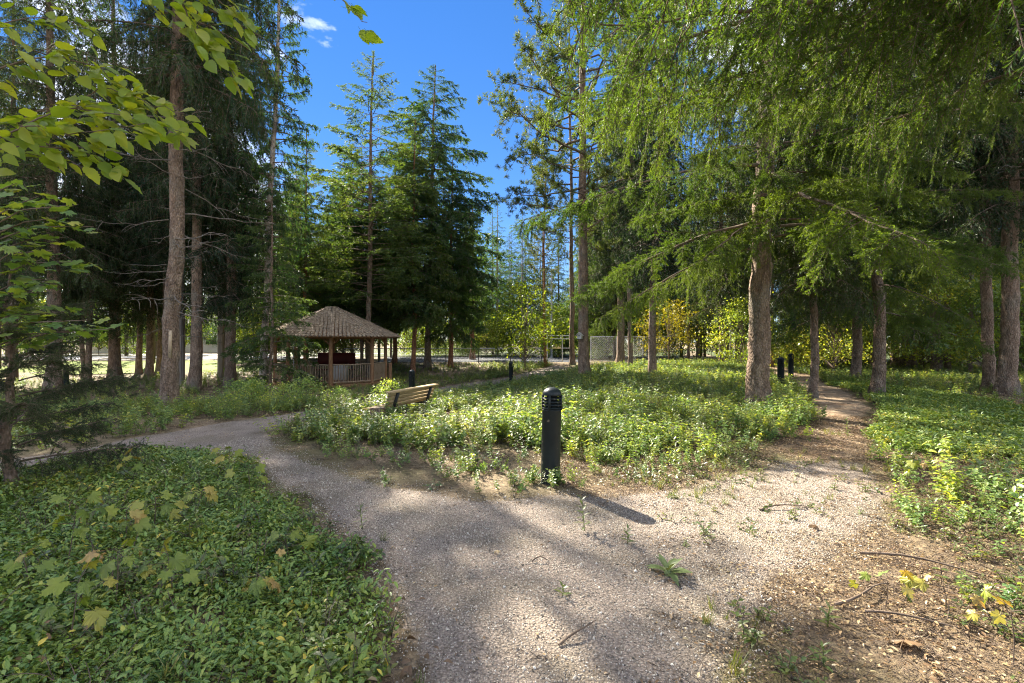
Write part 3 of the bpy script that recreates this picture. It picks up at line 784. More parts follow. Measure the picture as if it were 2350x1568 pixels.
# ---- middle and right
tree('pine_tree', 'tall pine with a birdhouse on its trunk', 1340, 870, 29, 1336, H=24, crown='pine', bark='bark', dead=8, dz=(5, 9))
T19 = TREES[-1]
tree('pine_tree', 'thin dark trunk close behind the gate, left of the birdhouse tree', 1314, 838, 14, 1306, H=22, crown='pine_b', bark='bark', dead=8, dz=(4, 9))
tree('pine_tree', 'slim tan trunk left of the gate, by the end of the path', 1251, 842, 9, 1256, H=13, crown='pine_b', bark='bark_red', cs=0.7)
tree('spruce_tree', 'dark trunk first right of the birdhouse tree', 1424, 842, 21, 1430, H=21, crown='tall_a')
tree('spruce_tree', 'slim spotted trunk second right of the birdhouse tree', 1446, 852, 14, 1457, H=20, crown='tall_b', cs=0.8)
tree('spruce_tree', 'grey trunk bending right, third right of the birdhouse tree', 1498, 868, 22, 1522, H=20, crown='tall_a', curve=-0.16, cs=0.85)
tree('spruce_tree', 'thin crooked stem in front of the dark wood, right of the yellow tree', 1580, 828, 8, 1584, H=14, crown='far_b')
tree('spruce_tree', 'dark-topped trunk beside the far end of the dirt trail', 1656, 842, 15, 1650, H=20, crown='tall_c')
tree('spruce_tree', 'thin whitish stem beside the far end of the dirt trail', 1678, 836, 8, 1684, H=14, crown='tall_b', bark='bark_light')
tree('spruce_tree', 'thin trunk behind the farther bollard on the dirt trail', 1809, 842, 9, 1803, H=17, crown='tall_b')
tree('spruce_tree', 'thin dark trunk right of the farther bollard on the dirt trail', 1832, 834, 11, 1834, H=18, crown='tall_c')
tree('spruce_tree', 'slim dark trunk standing at the edge of the dirt trail', 1864, 914, 21, 1862, H=17, crown='tall_c', dead=8, dz=(2, 5))
tree('spruce_tree', 'short-looking reddish trunk under low boughs right of the dirt trail', 1960, 876, 24, 1990, H=17, crown='full_b', bark='bark')
tree('spruce_tree', 'near-black trunk touching the left side of the thick mossy trunk', 2054, 848, 20, 2052, H=20, crown='tall_c', cs=0.9)
tree('spruce_tree', 'thick mossy trunk in the thicket right of the trail', 2086, 852, 34, 2082, H=22, crown='tall_a')
tree('spruce_tree', 'black straight trunk amid the thicket, right of the mossy trunk', 2148, 858, 22, 2146, H=22, crown='tall_b')
tree('spruce_tree', 'tall trunk lit red along its left edge, near right frame edge', 2268, 902, 27, 2250, H=22, crown='tall_b', dead=12, dz=(3, 7))
tree('spruce_tree', 'thickest black trunk at the right frame edge', 2312, 908, 40, 2332, H=22, crown='tall_a', dead=10, dz=(3, 7))

for px, d, w in ((1702, 36, 9), (1722, 31, 8), (1772, 28, 10), (1905, 25, 11), (1936, 29, 9), (2004, 25, 12), (2028, 21, 13), (2112, 27, 13), (2176, 23, 14), (2202, 30, 11), (2226, 22, 12), (2338, 24, 18)):
    tree('spruce_tree', 'slim bare trunk in the right-hand wood', px, 850, w, px + 4, H=19, crown='tall_b', bark='bark', cs=0.75, group='slim trunks of the right wood', d=d)

# ------------------------------------------------------------------ near spruces built limb by limb
NEARM = [M['twig'], M['needle_near']]
B_BIG = [bough(400 + i, 4.0, n2=46, l2=1.05, step3=0.042, l3=0.20, per_m=300, ln=0.026, wd=0.0062, hang=(0.45, 0.7, 0.95)[i], sag=(0.30, 0.36, 0.42)[i], rise=0.10, r0=0.030).mesh('bough_mesh', NEARM) for i in range(3)]
B_FINE = [bough(410 + i, 3.6, n2=46, l2=1.0, step3=0.045, l3=0.19, per_m=390, ln=0.021, wd=0.0042, hang=(0.7, 1.0, 1.25)[i], sag=(0.22, 0.28, 0.34)[i], rise=0.06, r0=0.032).mesh('bough_mesh', NEARM) for i in range(3)]
B_SMALL = [bough(420 + i, 1.4, n2=34, l2=0.46, step3=0.05, l3=0.17, per_m=330, ln=0.021, wd=0.004, hang=0.38, sag=0.10, rise=0.02, r0=0.016).mesh('bough_mesh', [M['twig'], M['needle_dark']]) for i in range(3)]

def boughs(t, lib, srcL, items, rng, r_of=lambda z: 0.1):
    for (z, az, L, tilt) in items:
        rr = r_of(z)
        link('bough', lib[rng.integers(len(lib))], t, (rr * math.cos(az), rr * math.sin(az), z), (rng.normal(0, 0.12), tilt, az), L / srcL)

rng = np.random.default_rng(77)
# the big lit spruce by the trail
x, y, z = G(1745, 946)
rot = (0, math.atan2((1792 - 1745) / FPX * y, CAMZ + CY / FPX * y), 0)
t = thing('spruce_tree', 'thickest sunlit spruce trunk standing left of the dirt trail', 'tree', (x, y, z), rot)
link('trunk', trunk_mesh('trunk', 22, 58 / FPX * y / 2 * 0.80, M['bark'], 60, 26, 110, wobble=0.012), t)
it = []
for i in range(46):
    f = (i + rng.random()) / 46
    zz = 3.7 + 15.5 * f
    az = i * 2.39996 + rng.normal(0, .3)
    it.append((zz, az, (4.6 * (1 - f) ** 0.6 + 0.5) * (0.7 + 0.45 * rng.random()), 0.10 - 0.4 * f + rng.normal(0, .08)))
for i in range(13):
    it.append((3.5 + 2.6 * i / 13, R(-165) + R(150) * ((i * 0.618) % 1.0), 2.3 + 1.7 * rng.random(), 0.16 + rng.normal(0, .08)))
boughs(t, B_BIG, 4.0, it, rng, lambda z: 0.2)
BIGT = (x, y)

# spruce whose stem stands just outside the frame on the right; its limbs hang into view
FRX, FRY = 6.4, 4.4
t = thing('spruce_tree', 'spruce beyond the frame whose long drooping boughs fill the top right', 'tree', (FRX, FRY, 0))
link('trunk', trunk_mesh('trunk', 20, 0.28, M['bark'], 61, 20, 70), t)
it = []
for i in range(17):
    zz = 4.5 + 4.2 * i / 17
    az = R(128) + R(84) * ((i * 0.618) % 1.0) + rng.normal(0, .05)
    L = 4.6 + 1.8 * rng.random()
    if az < R(135): L *= 0.55
    it.append((zz, az, L, -0.03 + rng.normal(0, .07)))
boughs(t, B_FINE, 3.6, it, rng, lambda z: 0.2)
TREES.append((FRX, FRY, 0.3))

# second near spruce further back on the right, low boughs over the thicket
for (px, d, lab, z0, nb, Lm) in ((2010, 13.0, 'spruce with low lime-lit boughs sweeping over the trail bend', 2.2, 34, 2.9),):
    x = (px - CX) / FPX * d
    t = thing('spruce_tree', lab, 'tree', (x, d, float(hgt(x, d))))
    link('trunk', trunk_mesh('trunk', 17, 0.15, M['bark'], int(px), 14, 50), t)
    it = []
    for i in range(nb):
        f = (i + rng.random()) / nb
        it.append((z0 + 9.5 * f, i * 2.39996, Lm * (1 - f) ** 0.6 * (0.75 + 0.4 * rng.random()) + 0.4, 0.22 - 0.5 * f + rng.normal(0, .08)))
    boughs(t, B_BIG, 4.0, it, rng, lambda z: 0.1)

# small dark spruce at the left edge
x, y, z = P(28, 1000, 4.9)
z = float(hgt(x, y))
t = thing('young_spruce_tree', 'small dark young spruce with flat feathery boughs at the left frame edge', 'tree', (x, y, z))
link('trunk', trunk_mesh('trunk', 2.3, 0.05, M['bark'], 62, 10, 20), t)
it = []
for i in range(34):
    f = (i + .5) / 34
    it.append((0.25 + 1.75 * f, i * 2.39996 + 0.4, 1.12 * (1 - 0.45 * f) * (0.7 + 0.45 * rng.random()), -0.16 - 0.30 * f + rng.normal(0, .06)))
boughs(t, B_SMALL, 1.4, it, rng, lambda z: 0.05)
# sapling between the lawn and the board trunk
x, y, z = G(263, 935)
t = thing('young_spruce_tree', 'knee-high sparse spruce sapling in the undergrowth left of the board trunk', 'tree', (x, y, z))
link('trunk', trunk_mesh('trunk', 1.3, 0.02, M['twig'], 63, 6, 10), t)
boughs(t, B_SMALL, 1.4, [(0.2 + 0.95 * i / 12, i * 2.4, 0.62 * (1 - 0.6 * i / 12), -0.35) for i in range(12)], rng, lambda z: 0.01)

# ------------------------------------------------------------------ background wood
def simple_tree(name, label, cat, x, y, H, crown, group, bark='bark', cs=1.0, rz=0.0, rr=None):
    z = float(hgt(x, y))
    t = thing(name, label, cat, (x, y, z), (0, 0, rz), group)
    link('trunk', TRK[bark], t, (0, 0, 0), (0, 0, 0), (H * 0.0085 if rr is None else rr, H * 0.0085 if rr is None else rr, H))
    me, h0 = CR[crown]
    link('crown', me, t, (0, 0, 0), (0, 0, rz), (cs * H / h0, cs * H / h0, H / h0))
    return t
TRK = {}
for b in ('bark', 'bark_light', 'bark_red'):
    TRK[b] = trunk_mesh('trunk_far', 1.0, 1.0, M[b], 90, 8, 14, wobble=0.0, flare=1.0)

def fill(n, xr, yr, Hr, crowns, label, group, seed, ok=None, cs=(0.9, 1.2), mind=2.2):
    rg = np.random.default_rng(seed); got = []
    tries = 0
    while len(got) < n and tries < n * 60:
        tries += 1
        y = yr[0] + (yr[1] - yr[0]) * rg.random()
        px = xr[0] + (xr[1] - xr[0]) * rg.random()
        x = (px - CX) / FPX * y
        if ok is not None and not ok(px, x, y): continue
        if any((x - a) ** 2 + (y - b) ** 2 < mind ** 2 for a, b, *_ in TREES): continue
        got.append((x, y)); TREES.append((x, y, 0.2))
        H = Hr[0] + (Hr[1] - Hr[0]) * rg.random()
        simple_tree('conifer_tree', label, 'tree', x, y, H, crowns[rg.integers(len(crowns))], group, ['bark', 'bark', 'bark', 'bark_light'][rg.integers(4)], cs[0] + (cs[1] - cs[0]) * rg.random(), rg.random() * 6)

keepgaz = lambda px, x, y: (x + 8.3) ** 2 + (y - 23.3) ** 2 > 16
fill(12, (-150, 540), (20, 34), (16, 21), ['tall_a', 'tall_b', 'tall_b'], 'dark conifer in the dense wood behind the left-hand trunks', 'conifers of the left wood', 1, lambda px, x, y: keepgaz(px, x, y) and not (60 < px < 300 and y > 22), mind=2.6)
fill(14, (-250, 660), (40, 62), (15, 22), ['far_a', 'far_b'], 'distant conifer beyond the road on the left', 'distant conifers beyond the road', 2)
fill(13, (640, 1080), (29, 46), (12, 16.5), ['full_a', 'full_b', 'far_a'], 'conifer standing behind the gazebo', 'conifers behind the gazebo', 3, lambda px, x, y: not (35 < y < 46.5 and x > -11), mind=2.4)
fill(14, (1040, 1300), (48, 66), (12.5, 16.5), ['far_a', 'far_b'], 'far conifer low against the sky above the gate', 'far conifers above the gate', 4)
fill(22, (1330, 1720), (37, 56), (15, 21), ['far_a', 'far_b', 'tall_c'], 'conifer in the dark wood behind the tall fence', 'conifers behind the tall fence', 5, lambda px, x, y: y > 41 or px > 1560)
fill(18, (1700, 2600), (26, 50), (16, 22), ['far_b', 'tall_b', 'tall_a', 'tall_b'], 'conifer in the wood behind the right-hand thicket', 'conifers of the right wood', 6, cs=(0.95, 1.25))

# broadleaf trees and bushes
def broad(name, label, key, x, y, s=1.0, group=None, rz=0.0, cat='tree', stemr=0.045, H=None):
    z = float(hgt(x, y))
    t = thing(name, label, cat, (x, y, z), (0, 0, rz), group)
    h = {'lime': 4.2, 'yellow': 3.6, 'under_a': 3.4, 'under_b': 5.2, 'bush': 1.3}[key]
    link('trunk', TRK['bark'], t, (0, 0, -0.1), (0, 0, 0), (stemr * s, stemr * s, h * s * 0.85))
    link('crown', BL[key], t, (0, 0, 0), (0, 0, 0), s)
    return t
def at(px, d): return (px - CX) / FPX * d, d
broad('broadleaf_tree', 'lime-green small maple tree left of the gate', 'lime', *at(1205, 29), 1.2)
broad('broadleaf_tree', 'yellow-leaved small tree behind the spotted trunks', 'yellow', *at(1535, 31), 1.15)
broad('broadleaf_tree', 'lime small tree behind the tan trunk near the gate', 'lime', *at(1290, 48), 1.1, rz=2)
rg = np.random.default_rng(5)
def fill_broad(n, xr, yr, keys, label, group, seed, s=(0.7, 1.2), cat='bush', name='understory_bush', ok=None):
    rg = np.random.default_rng(seed)
    k = 0
    while k < n:
        y = yr[0] + (yr[1] - yr[0]) * rg.random(); px = xr[0] + (xr[1] - xr[0]) * rg.random(); x = (px - CX) / FPX * y
        if ok is not None and not ok(px, x, y): continue
        broad(name, label, keys[rg.integers(len(keys))], x, y, s[0] + (s[1] - s[0]) * rg.random(), group, rg.random() * 6, cat, 0.02)
        k += 1
fill_broad(30, (1880, 2560), (20, 34), ['under_a', 'under_b'], 'leafy understory bush in the right-hand thicket', 'understory bushes of the right thicket', 31)
fill_broad(14, (1690, 1960), (24, 36), ['under_a', 'lime', 'under_b'], 'yellow-green bush behind the dirt trail', 'bushes behind the dirt trail', 32, ok=lambda px, x, y: not inside(POLY_TRAIL, np.array([x]), np.array([y]))[0])
fill_broad(12, (560, 860), (31, 44), ['under_a', 'lime', 'under_b'], 'sunlit bush seen through and behind the gazebo', 'bushes behind the gazebo', 33, ok=lambda px, x, y: x < -11.5)
fill_broad(26, (880, 1320), (46.5, 53), ['under_a', 'under_b', 'lime'], 'sunlit bush beyond the driveway', 'bushes beyond the driveway', 34)
fill_broad(12, (1340, 1700), (40, 50), ['under_a', 'under_b'], 'dark bush behind the tall fence', 'bushes behind the tall fence', 35)
fill_broad(16, (-100, 560), (44, 70), ['under_a', 'under_b', 'lime'], 'sunlit bush far beyond the road', 'bushes beyond the road', 36, s=(1.0, 1.8))
fill_broad(7, (540, 900), (11.8, 15.5), ['bush'], 'knee-high yellow-green bush before the gazebo', 'low bushes before the gazebo', 37, s=(0.38, 0.6), ok=lambda px, x, y: not inside(POLY_PATH, np.array([x]), np.array([y]))[0])

# members of the smaller groups are told apart by their order across the view
ORD = ['leftmost', 'second from the left', 'third from the left', 'fourth from the left', 'fifth from the left', 'sixth from the left', 'seventh from the left', 'eighth from the left', 'ninth from the left', 'tenth from the left', 'eleventh from the left', 'twelfth from the left', 'thirteenth from the left', 'fourteenth from the left']
_g = {}
for o in COL.objects:
    if 'group' in o and o.parent is None: _g.setdefault(o['group'], []).append(o)
for k, v in _g.items():
    if len({o['label'] for o in v}) == 1 and 1 < len(v) <= 14:
        v.sort(key=lambda o: o.location.x / o.location.y)
        for i, o in enumerate(v):
            if len((o['label'] + ' ' + ORD[i]).split()) <= 16: o['label'] = o['label'] + ', ' + ORD[i]

# ------------------------------------------------------------------ gazebo
GX, GY = -8.7, 23.4
GZ = float(hgt(GX, GY)) + 0.12
gz = thing('gazebo', 'open wooden gazebo with shingled roof and stick railing', 'gazebo', (GX, GY, GZ), (0, 0, 0))
RP, RE, HE, HA = 2.5, 3.25, 2.12, 3.5
PH = [R(-26 + 45 * k) for k in range(8)]
corner = lambda r, k, z=0.0: Vector((r * math.sin(PH[k % 8]), -r * math.cos(PH[k % 8]), z))
def ring_prism(r0, z0, r1, z1, mat, name, parent):
    mb = MB()
    V = [corner(r0, k, z0) for k in range(8)] + [corner(r1, k, z1) for k in range(8)]
    F = [[k, (k + 1) % 8, 8 + (k + 1) % 8, 8 + k] for k in range(8)]
    mb.add(V, F); mb.add([V[k] for k in range(8, 16)], [list(range(8))]); mb.add([V[k] for k in range(8)], [list(range(7, -1, -1))])
    return link(name, mb.mesh(name, mat), parent)
ring_prism(2.75, -0.35, 2.75, 0.0, M['cedar'], 'floor_deck', gz)
roof = ring_prism(RE - 0.03, HE - 0.04, 0.33, HA - 0.05, M['cedar'], 'roof', gz)
NCO = 17
for c in range(NCO):
    f0, f1 = c / NCO, (c + 1) / NCO
    ra, rb = RE + (0.3 - RE) * f0, RE + (0.3 - RE) * f1
    za, zb = HE + (HA - HE) * f0, HE + (HA - HE) * f1
    mb = MB(); rgc = np.random.default_rng(c)
    for k in range(8):
        a0, a1 = corner(ra + 0.02, k, za), corner(ra + 0.02, k + 1, za)
        b0, b1 = corner(rb, k, zb + 0.006), corner(rb, k + 1, zb + 0.006)
        n = max(2, int((a1 - a0).length / 0.17))
        for i in range(n):
            u0, u1 = i / n + 0.012, (i + 1) / n - 0.012
            drop = 0.012 * rgc.random(); th = 0.030 + 0.022 * rgc.random()
            p = [a0.lerp(a1, u0), a0.lerp(a1, u1), b0.lerp(b1, u1), b0.lerp(b1, u0)]
            top = [p[0] + Vector((0, 0, th)), p[1] + Vector((0, 0, th)), p[2] + Vector((0, 0, 0.012)), p[3] + Vector((0, 0, 0.012))]
            p[0].z -= drop; p[1].z -= drop
            mb.add(p + top, [[4, 5, 6, 7], [0, 1, 5, 4], [1, 2, 6, 5], [3, 0, 4, 7]])
    link('shingle_course', mb.mesh('shingle_course', M['shingle']), roof)
for k in range(8):
    mb = MB(); mb.bar(corner(RE + 0.03, k, HE + 0.03), corner(0.3, k, HA + 0.025), 0.07, 0.03)
    link('hip_cap', mb.mesh('hip_cap', M['shingle']), roof)
ring_prism(0.36, HA - 0.02, 0.30, HA + 0.07, M['shingle'], 'roof_cap', roof)
pm = MB(); pm.tube([(0, 0, 0), (0, 0, 1.05), (0, 0, HE + 0.12)], [0.088, 0.08, 0.084], 9, jitter=0.05)
pme = pm.mesh('post', M['cedar'], True)
for k in range(8):
    p = link('post', pme, gz, corner(RP, k))
for k in range(8):
    mb = MB(); mb.bar(corner(RP, k, HE - 0.02), corner(RP, k + 1, HE - 0.02), 0.09, 0.14)
    link('roof_beam', mb.mesh('roof_beam', M['cedar']), gz)
    for s, e in ((k, k + 1), (k + 1, k)):
        a, b = corner(RP, s, HE - 0.42), corner(RP, s, HE - 0.07).lerp(corner(RP, e, HE - 0.07), 0.2)
        mb = MB(); mb.bar(a, b, 0.05, 0.06); link('corner_brace', mb.mesh('corner_brace', M['cedar']), gz)
bal = MB(); bal.tube([(0, 0, 0.05), (0.006, 0, 0.4), (-0.006, 0.004, 0.86)], [0.022, 0.019, 0.021], 6, jitter=0.08)
balm = [bal.mesh('baluster', M['cedar_grey'], True)]
for q in range(2):
    bal = MB(); bal.tube([(0.004, 0, 0.05), (-0.01, 0.005, 0.45), (0.008, 0, 0.86)], [0.018, 0.022, 0.018], 6, jitter=0.08); balm.append(bal.mesh('baluster', M['cedar_grey'], True))
for k in range(8):
    if k == 3: continue                       # way in, on the right
    a, b = corner(RP, k), corner(RP, k + 1)
    for zz in (0.09, 0.86):
        mb = MB(); tt = np.linspace(0, 1, 5)[:, None]; A, Bp = np.array(a), np.array(b)
        line = A * (1 - tt) + Bp * tt; line[:, 2] = zz + np.array([0, .01, -.008, .012, 0])
        mb.tube(line, 0.032, 6, jitter=0.08)
        link('rail', mb.mesh('rail', M['cedar_grey'], True), gz)
    for i in range(1, 17):
        p = a.lerp(b, i / 17.0)
        link('baluster', balm[i % 3], gz, p, (0, 0, i * 1.3))
# things inside
tb = thing('high_back_bench', 'dark red high-backed bench board inside the gazebo', 'bench', (GX - 0.35, GY + 1.2, GZ), (0, 0, R(4)))
mb = MB(); mb.box((0, 0.45, 1.0), (1.9, 0.05, 0.62)); link('back_panel', mb.mesh('back_panel', M['red_board']), tb)
mb = MB(); mb.box((0, 0.2, 0.45), (1.9, 0.42, 0.05)); link('seat', mb.mesh('seat', M['red_board']), tb)
for sx in (-0.8, 0.8):
    mb = MB(); mb.box((sx, 0.38, 0.35), (0.07, 0.07, 0.70)); link('leg', mb.mesh('leg', M['dark_metal']), tb)
    mb = MB(); mb.box((sx, 0.05, 0.21), (0.07, 0.07, 0.42)); link('leg', mb.mesh('leg', M['dark_metal']), tb)
bx = thing('storage_box', 'pale grey box standing in front of the dark red board', 'box', (GX + 0.12, GY + 0.55, GZ))
mb = MB(); mb.box((0, 0, 0.36), (0.82, 0.5, 0.72)); link('body', mb.mesh('body', M['white_box']), bx)
mb = MB(); mb.box((0, 0, 0.745), (0.86, 0.54, 0.045)); link('lid', mb.mesh('lid', M['white_box']), bx)
pp = thing('steel_pole', 'thin grey steel pole inside the gazebo', 'pole', (GX - 2.0, GY + 0.3, GZ))
mb = MB(); mb.tube([(0, 0, 0), (0, 0, 1.0), (0, 0, HE - 0.05)], 0.03, 8); link('shaft', mb.mesh('shaft', M['galv'], True), pp)
mb = MB(); mb.box((0, 0, 0.012), (0.2, 0.2, 0.024)); link('base_plate', mb.mesh('base_plate', M['galv']), pp)
st = thing('entrance_post', 'short dark post at the gazebo entrance', 'post', (GX + 2.95, GY - 0.55, GZ - 0.2))
mb = MB(); mb.tube([(0, 0, -0.1), (0, 0, 0.5), (0, 0, 1.02)], [0.085, 0.08, 0.08], 8, cap=True, jitter=0.05); link('shaft', mb.mesh('shaft', M['cedar']), st)
mb = MB(); mb.lathe([(0.09, 1.02), (0.095, 1.05), (0.05, 1.08), (0.0, 1.085)], 10); link('cap', mb.mesh('cap', M['cedar']), st)

# ------------------------------------------------------------------ bollard lights
def bollard(label, x, y, group='bollard lights along the paths', rz=0.0, lean=0.0, H=1.02):
    z = float(hgt(x, y))
    t = thing('bollard_light', label, 'bollard', (x, y, z), (0, lean, rz), group)
    r = 0.102
    z1, z2 = H - 0.235, H - 0.085          # louvre opening
    mb = MB(); mb.lathe([(r * 1.02, -0.2), (r * 1.02, 0.02), (r, 0.03), (r, z1 - 0.012), (r * 1.03, z1 - 0.008), (r * 1.03, z1), (r * 0.6, z1 + 0.001), (0, z1 + 0.001)], 32)
    link('post', mb.mesh('post', M['bollard'], False), t)
    prof = [(0.0, z2), (r, z2)] + [(r * math.cos(a), z2 + 0.012 + (H - z2 - 0.012) * math.sin(a)) for a in np.linspace(0, PI / 2, 9)]
    mb = MB(); mb.lathe(prof, 32); link('dome_cap', mb.mesh('dome_cap', M['bollard'], True), t)
    mb = MB(); mb.lathe([(r * 0.55, z1), (r * 0.55, z2)], 16); link('inner_core', mb.mesh('inner_core', M['bollard_dark']), t)
    for i in range(4):
        zz = z1 + 0.012 + i * 0.034
        mb = MB(); mb.lathe([(r * 0.62, zz + 0.012), (r * 1.04, zz), (r * 1.05, zz + 0.005), (r * 0.62, zz + 0.018)], 32)
        link('louvre', mb.mesh('louvre', M['bollard']), t)
    for a in (-0.95, 0.75, 2.3, 3.9):
        mb = MB(); mb.box((r * 0.95 * math.cos(a - PI / 2 + 0.5), r * 0.95 * math.sin(a - PI / 2 + 0.5), (z1 + z2) / 2), (0.022, 0.022, z2 - z1 + 0.01))
        link('strut', mb.mesh('strut', M['bollard']), t)
    # solid back shield
    mb = MB(); aa = np.linspace(-0.35, 0.62, 8)
    V = [(r * 1.0 * math.cos(a), r * 1.0 * math.sin(a), z) for z in (z1, z2) for a in aa]
    mb.add(V, [[i, i + 1, i + 9, i + 8] for i in range(7)]); link('shield', mb.mesh('shield', M['bollard'], True), t)
    return t
gx, gy, _ = G(1263, 1108)
bollard('dark green bollard light standing alone in the foreground by the path fork', gx, gy, rz=0.1, lean=0.02)
bollard('dark bollard light just behind the bench', *at(945, 16.6), rz=1)
bollard('thin dark bollard beside the path between bench and gate', *at(1173, 22.5), rz=2)
bollard('bollard light right of the thick sunlit trunk, nearer on the dirt trail', *at(1792, 15.4), rz=0.5)
bollard('farther bollard light on the dirt trail, before the thin trunk', *at(1815, 20.5), rz=1.5)
bollard('bollard light before the lawn, near the left frame edge', *at(152, 21.0), rz=2.5)

# ------------------------------------------------------------------ bench seen from behind
A = Vector((-2.44, 9.5, 0)); Bv = Vector((-1.77, 11.4, 0))
ax = (Bv - A).normalized(); bl = (Bv - A).length - 0.12
rz = math.atan2(ax.y, ax.x)
bz = float(hgt(-2.1, 10.4)) - 0.06
bn = thing('park_bench', 'weathered slatted wooden bench facing the gazebo, half sunk in plants', 'bench', ((A.x + Bv.x) / 2, (A.y + Bv.y) / 2, bz), (0, 0, rz))
# local x along bench, +y is the sitting side (towards the path)
zt = 0.49 - bz
for i in range(4):
    f = i / 4.0
    mb = MB(); mb.box((0, 0, 0), (bl - 0.06 * (i % 2) * 0.3, 0.026, 0.068), 0, Matrix.Rotation(R(14), 3, 'X'))
    link('back_slat', mb.mesh('back_slat', M['bench_wood']), bn, (0, 0.03 + 0.10 * f, zt - 0.055 - 0.076 * i))
mb = MB(); mb.box((0, 0, 0), (bl + 0.06, 0.12, 0.035), 0, Matrix.Rotation(R(4), 3, 'X')); link('top_rail', mb.mesh('top_rail', M['bench_wood']), bn, (0, 0.0, zt))
for i in range(5):
    mb = MB(); mb.box((0, 0, 0), (bl, 0.082, 0.03)); link('seat_slat', mb.mesh('seat_slat', M['bench_wood']), bn, (0, 0.20 + 0.097 * i, 0.34 - 0.006 * i))
for sx in (-0.68, 0.68):
    mb = MB(); mb.bar((0, -0.035, zt - 0.01), (0, 0.10, 0.27), 0.05, 0.045, up=(1, 0, 0)); mb.bar((0, 0.10, 0.31), (0, 0.02, -0.1), 0.05, 0.05, up=(1, 0, 0))
    link('back_leg', mb.mesh('back_leg', M['dark_metal']), bn, (sx, 0, 0))
    mb = MB(); mb.bar((0, 0.06, 0.295), (0, 0.64, 0.285), 0.05, 0.05, up=(0, 0, 1)); link('seat_bearer', mb.mesh('seat_bearer', M['dark_metal']), bn, (sx, 0, 0))
    mb = MB(); mb.bar((0, 0.60, 0.29), (0, 0.62, -0.1), 0.05, 0.05, up=(1, 0, 0)); link('front_leg', mb.mesh('front_leg', M['dark_metal']), bn, (sx, 0, 0))
sx0, sy0, sz0 = P(868, 930, 9.3)
sz0 = float(hgt(sx0, sy0))
sp = thing('tree_stump', 'low sawn stump with a pale cut face beside the bench', 'stump', (sx0, sy0, sz0))
mb = MB(); mb.tube([(0, 0, -0.1), (0, 0, 0.15), (0, 0, 0.30)], [0.17, 0.145, 0.14], 14, jitter=0.06); link('side', mb.mesh('side', M['bark']), sp)
mb = MB(); mb.lathe([(0.145, 0.296), (0.09, 0.305), (0.0, 0.302)], 14); link('cut_face', mb.mesh('cut_face', M['pale_wood']), sp)

# ------------------------------------------------------------------ board and birdhouse on trunks
yb = T7.location.y
pb = P(391, 790, yb - r7 * 1.02)
bo = thing('wooden_board', 'narrow pale board nailed upright on the thick left trunk', 'board', (pb.x, pb.y - 0.02, pb.z - 0.31), (0, 0.03, 0))
mb = MB(); mb.box((0, 0, 0.31), (0.065, 0.028, 0.62)); link('plank', mb.mesh('plank', M['pale_wood']), bo)
for zz in (0.12, 0.5):
    mb = MB(); mb.box((0, -0.016, zz), (0.014, 0.006, 0.014)); link('nail', mb.mesh('nail', M['dark_metal']), bo)
tx, ty, tr = T19
pb = P(1333, 778, ty - tr * 0.95)
bh = thing('birdhouse', 'small pale birdhouse with a round hole fixed to the pine trunk', 'birdhouse', (pb.x - 0.06, pb.y - 0.10, pb.z), (0, 0, R(-28)))
mb = MB(); w, dd, hh = 0.2, 0.17, 0.24
prof = [(-w / 2, 0), (w / 2, 0), (w / 2, hh * 0.62), (0, hh * 1.1), (-w / 2, hh * 0.62)]
V = [(a, -dd / 2, b) for a, b in prof] + [(a, dd / 2, b) for a, b in prof]
mb.add(V, [[0, 1, 2, 3, 4]]); mb.add(V, [[9, 8, 7, 6, 5]]); mb.add(V, [[i, 5 + i, 5 + (i + 1) % 5, (i + 1) % 5] for i in range(5)])
link('house_body', mb.mesh('house_body', M['birdhouse_paint']), bh)
for s in (-1, 1):
    mb = MB(); mb.bar((0, -0.02, hh * 1.12), (s * w * 0.72, -0.02, hh * 0.55), dd + 0.08, 0.014, up=(0, 1, 0) if False else (0, 0, 1)); link('roof_board', mb.mesh('roof_board', M['birdhouse_paint']), bh)
mb = MB(); mb.tube([(0, -dd / 2 - 0.003, hh * 0.55), (0, -dd / 2 + 0.01, hh * 0.55)], 0.026, 14, cap=True); link('entrance_hole', mb.mesh('entrance_hole', M['bollard_dark']), bh)

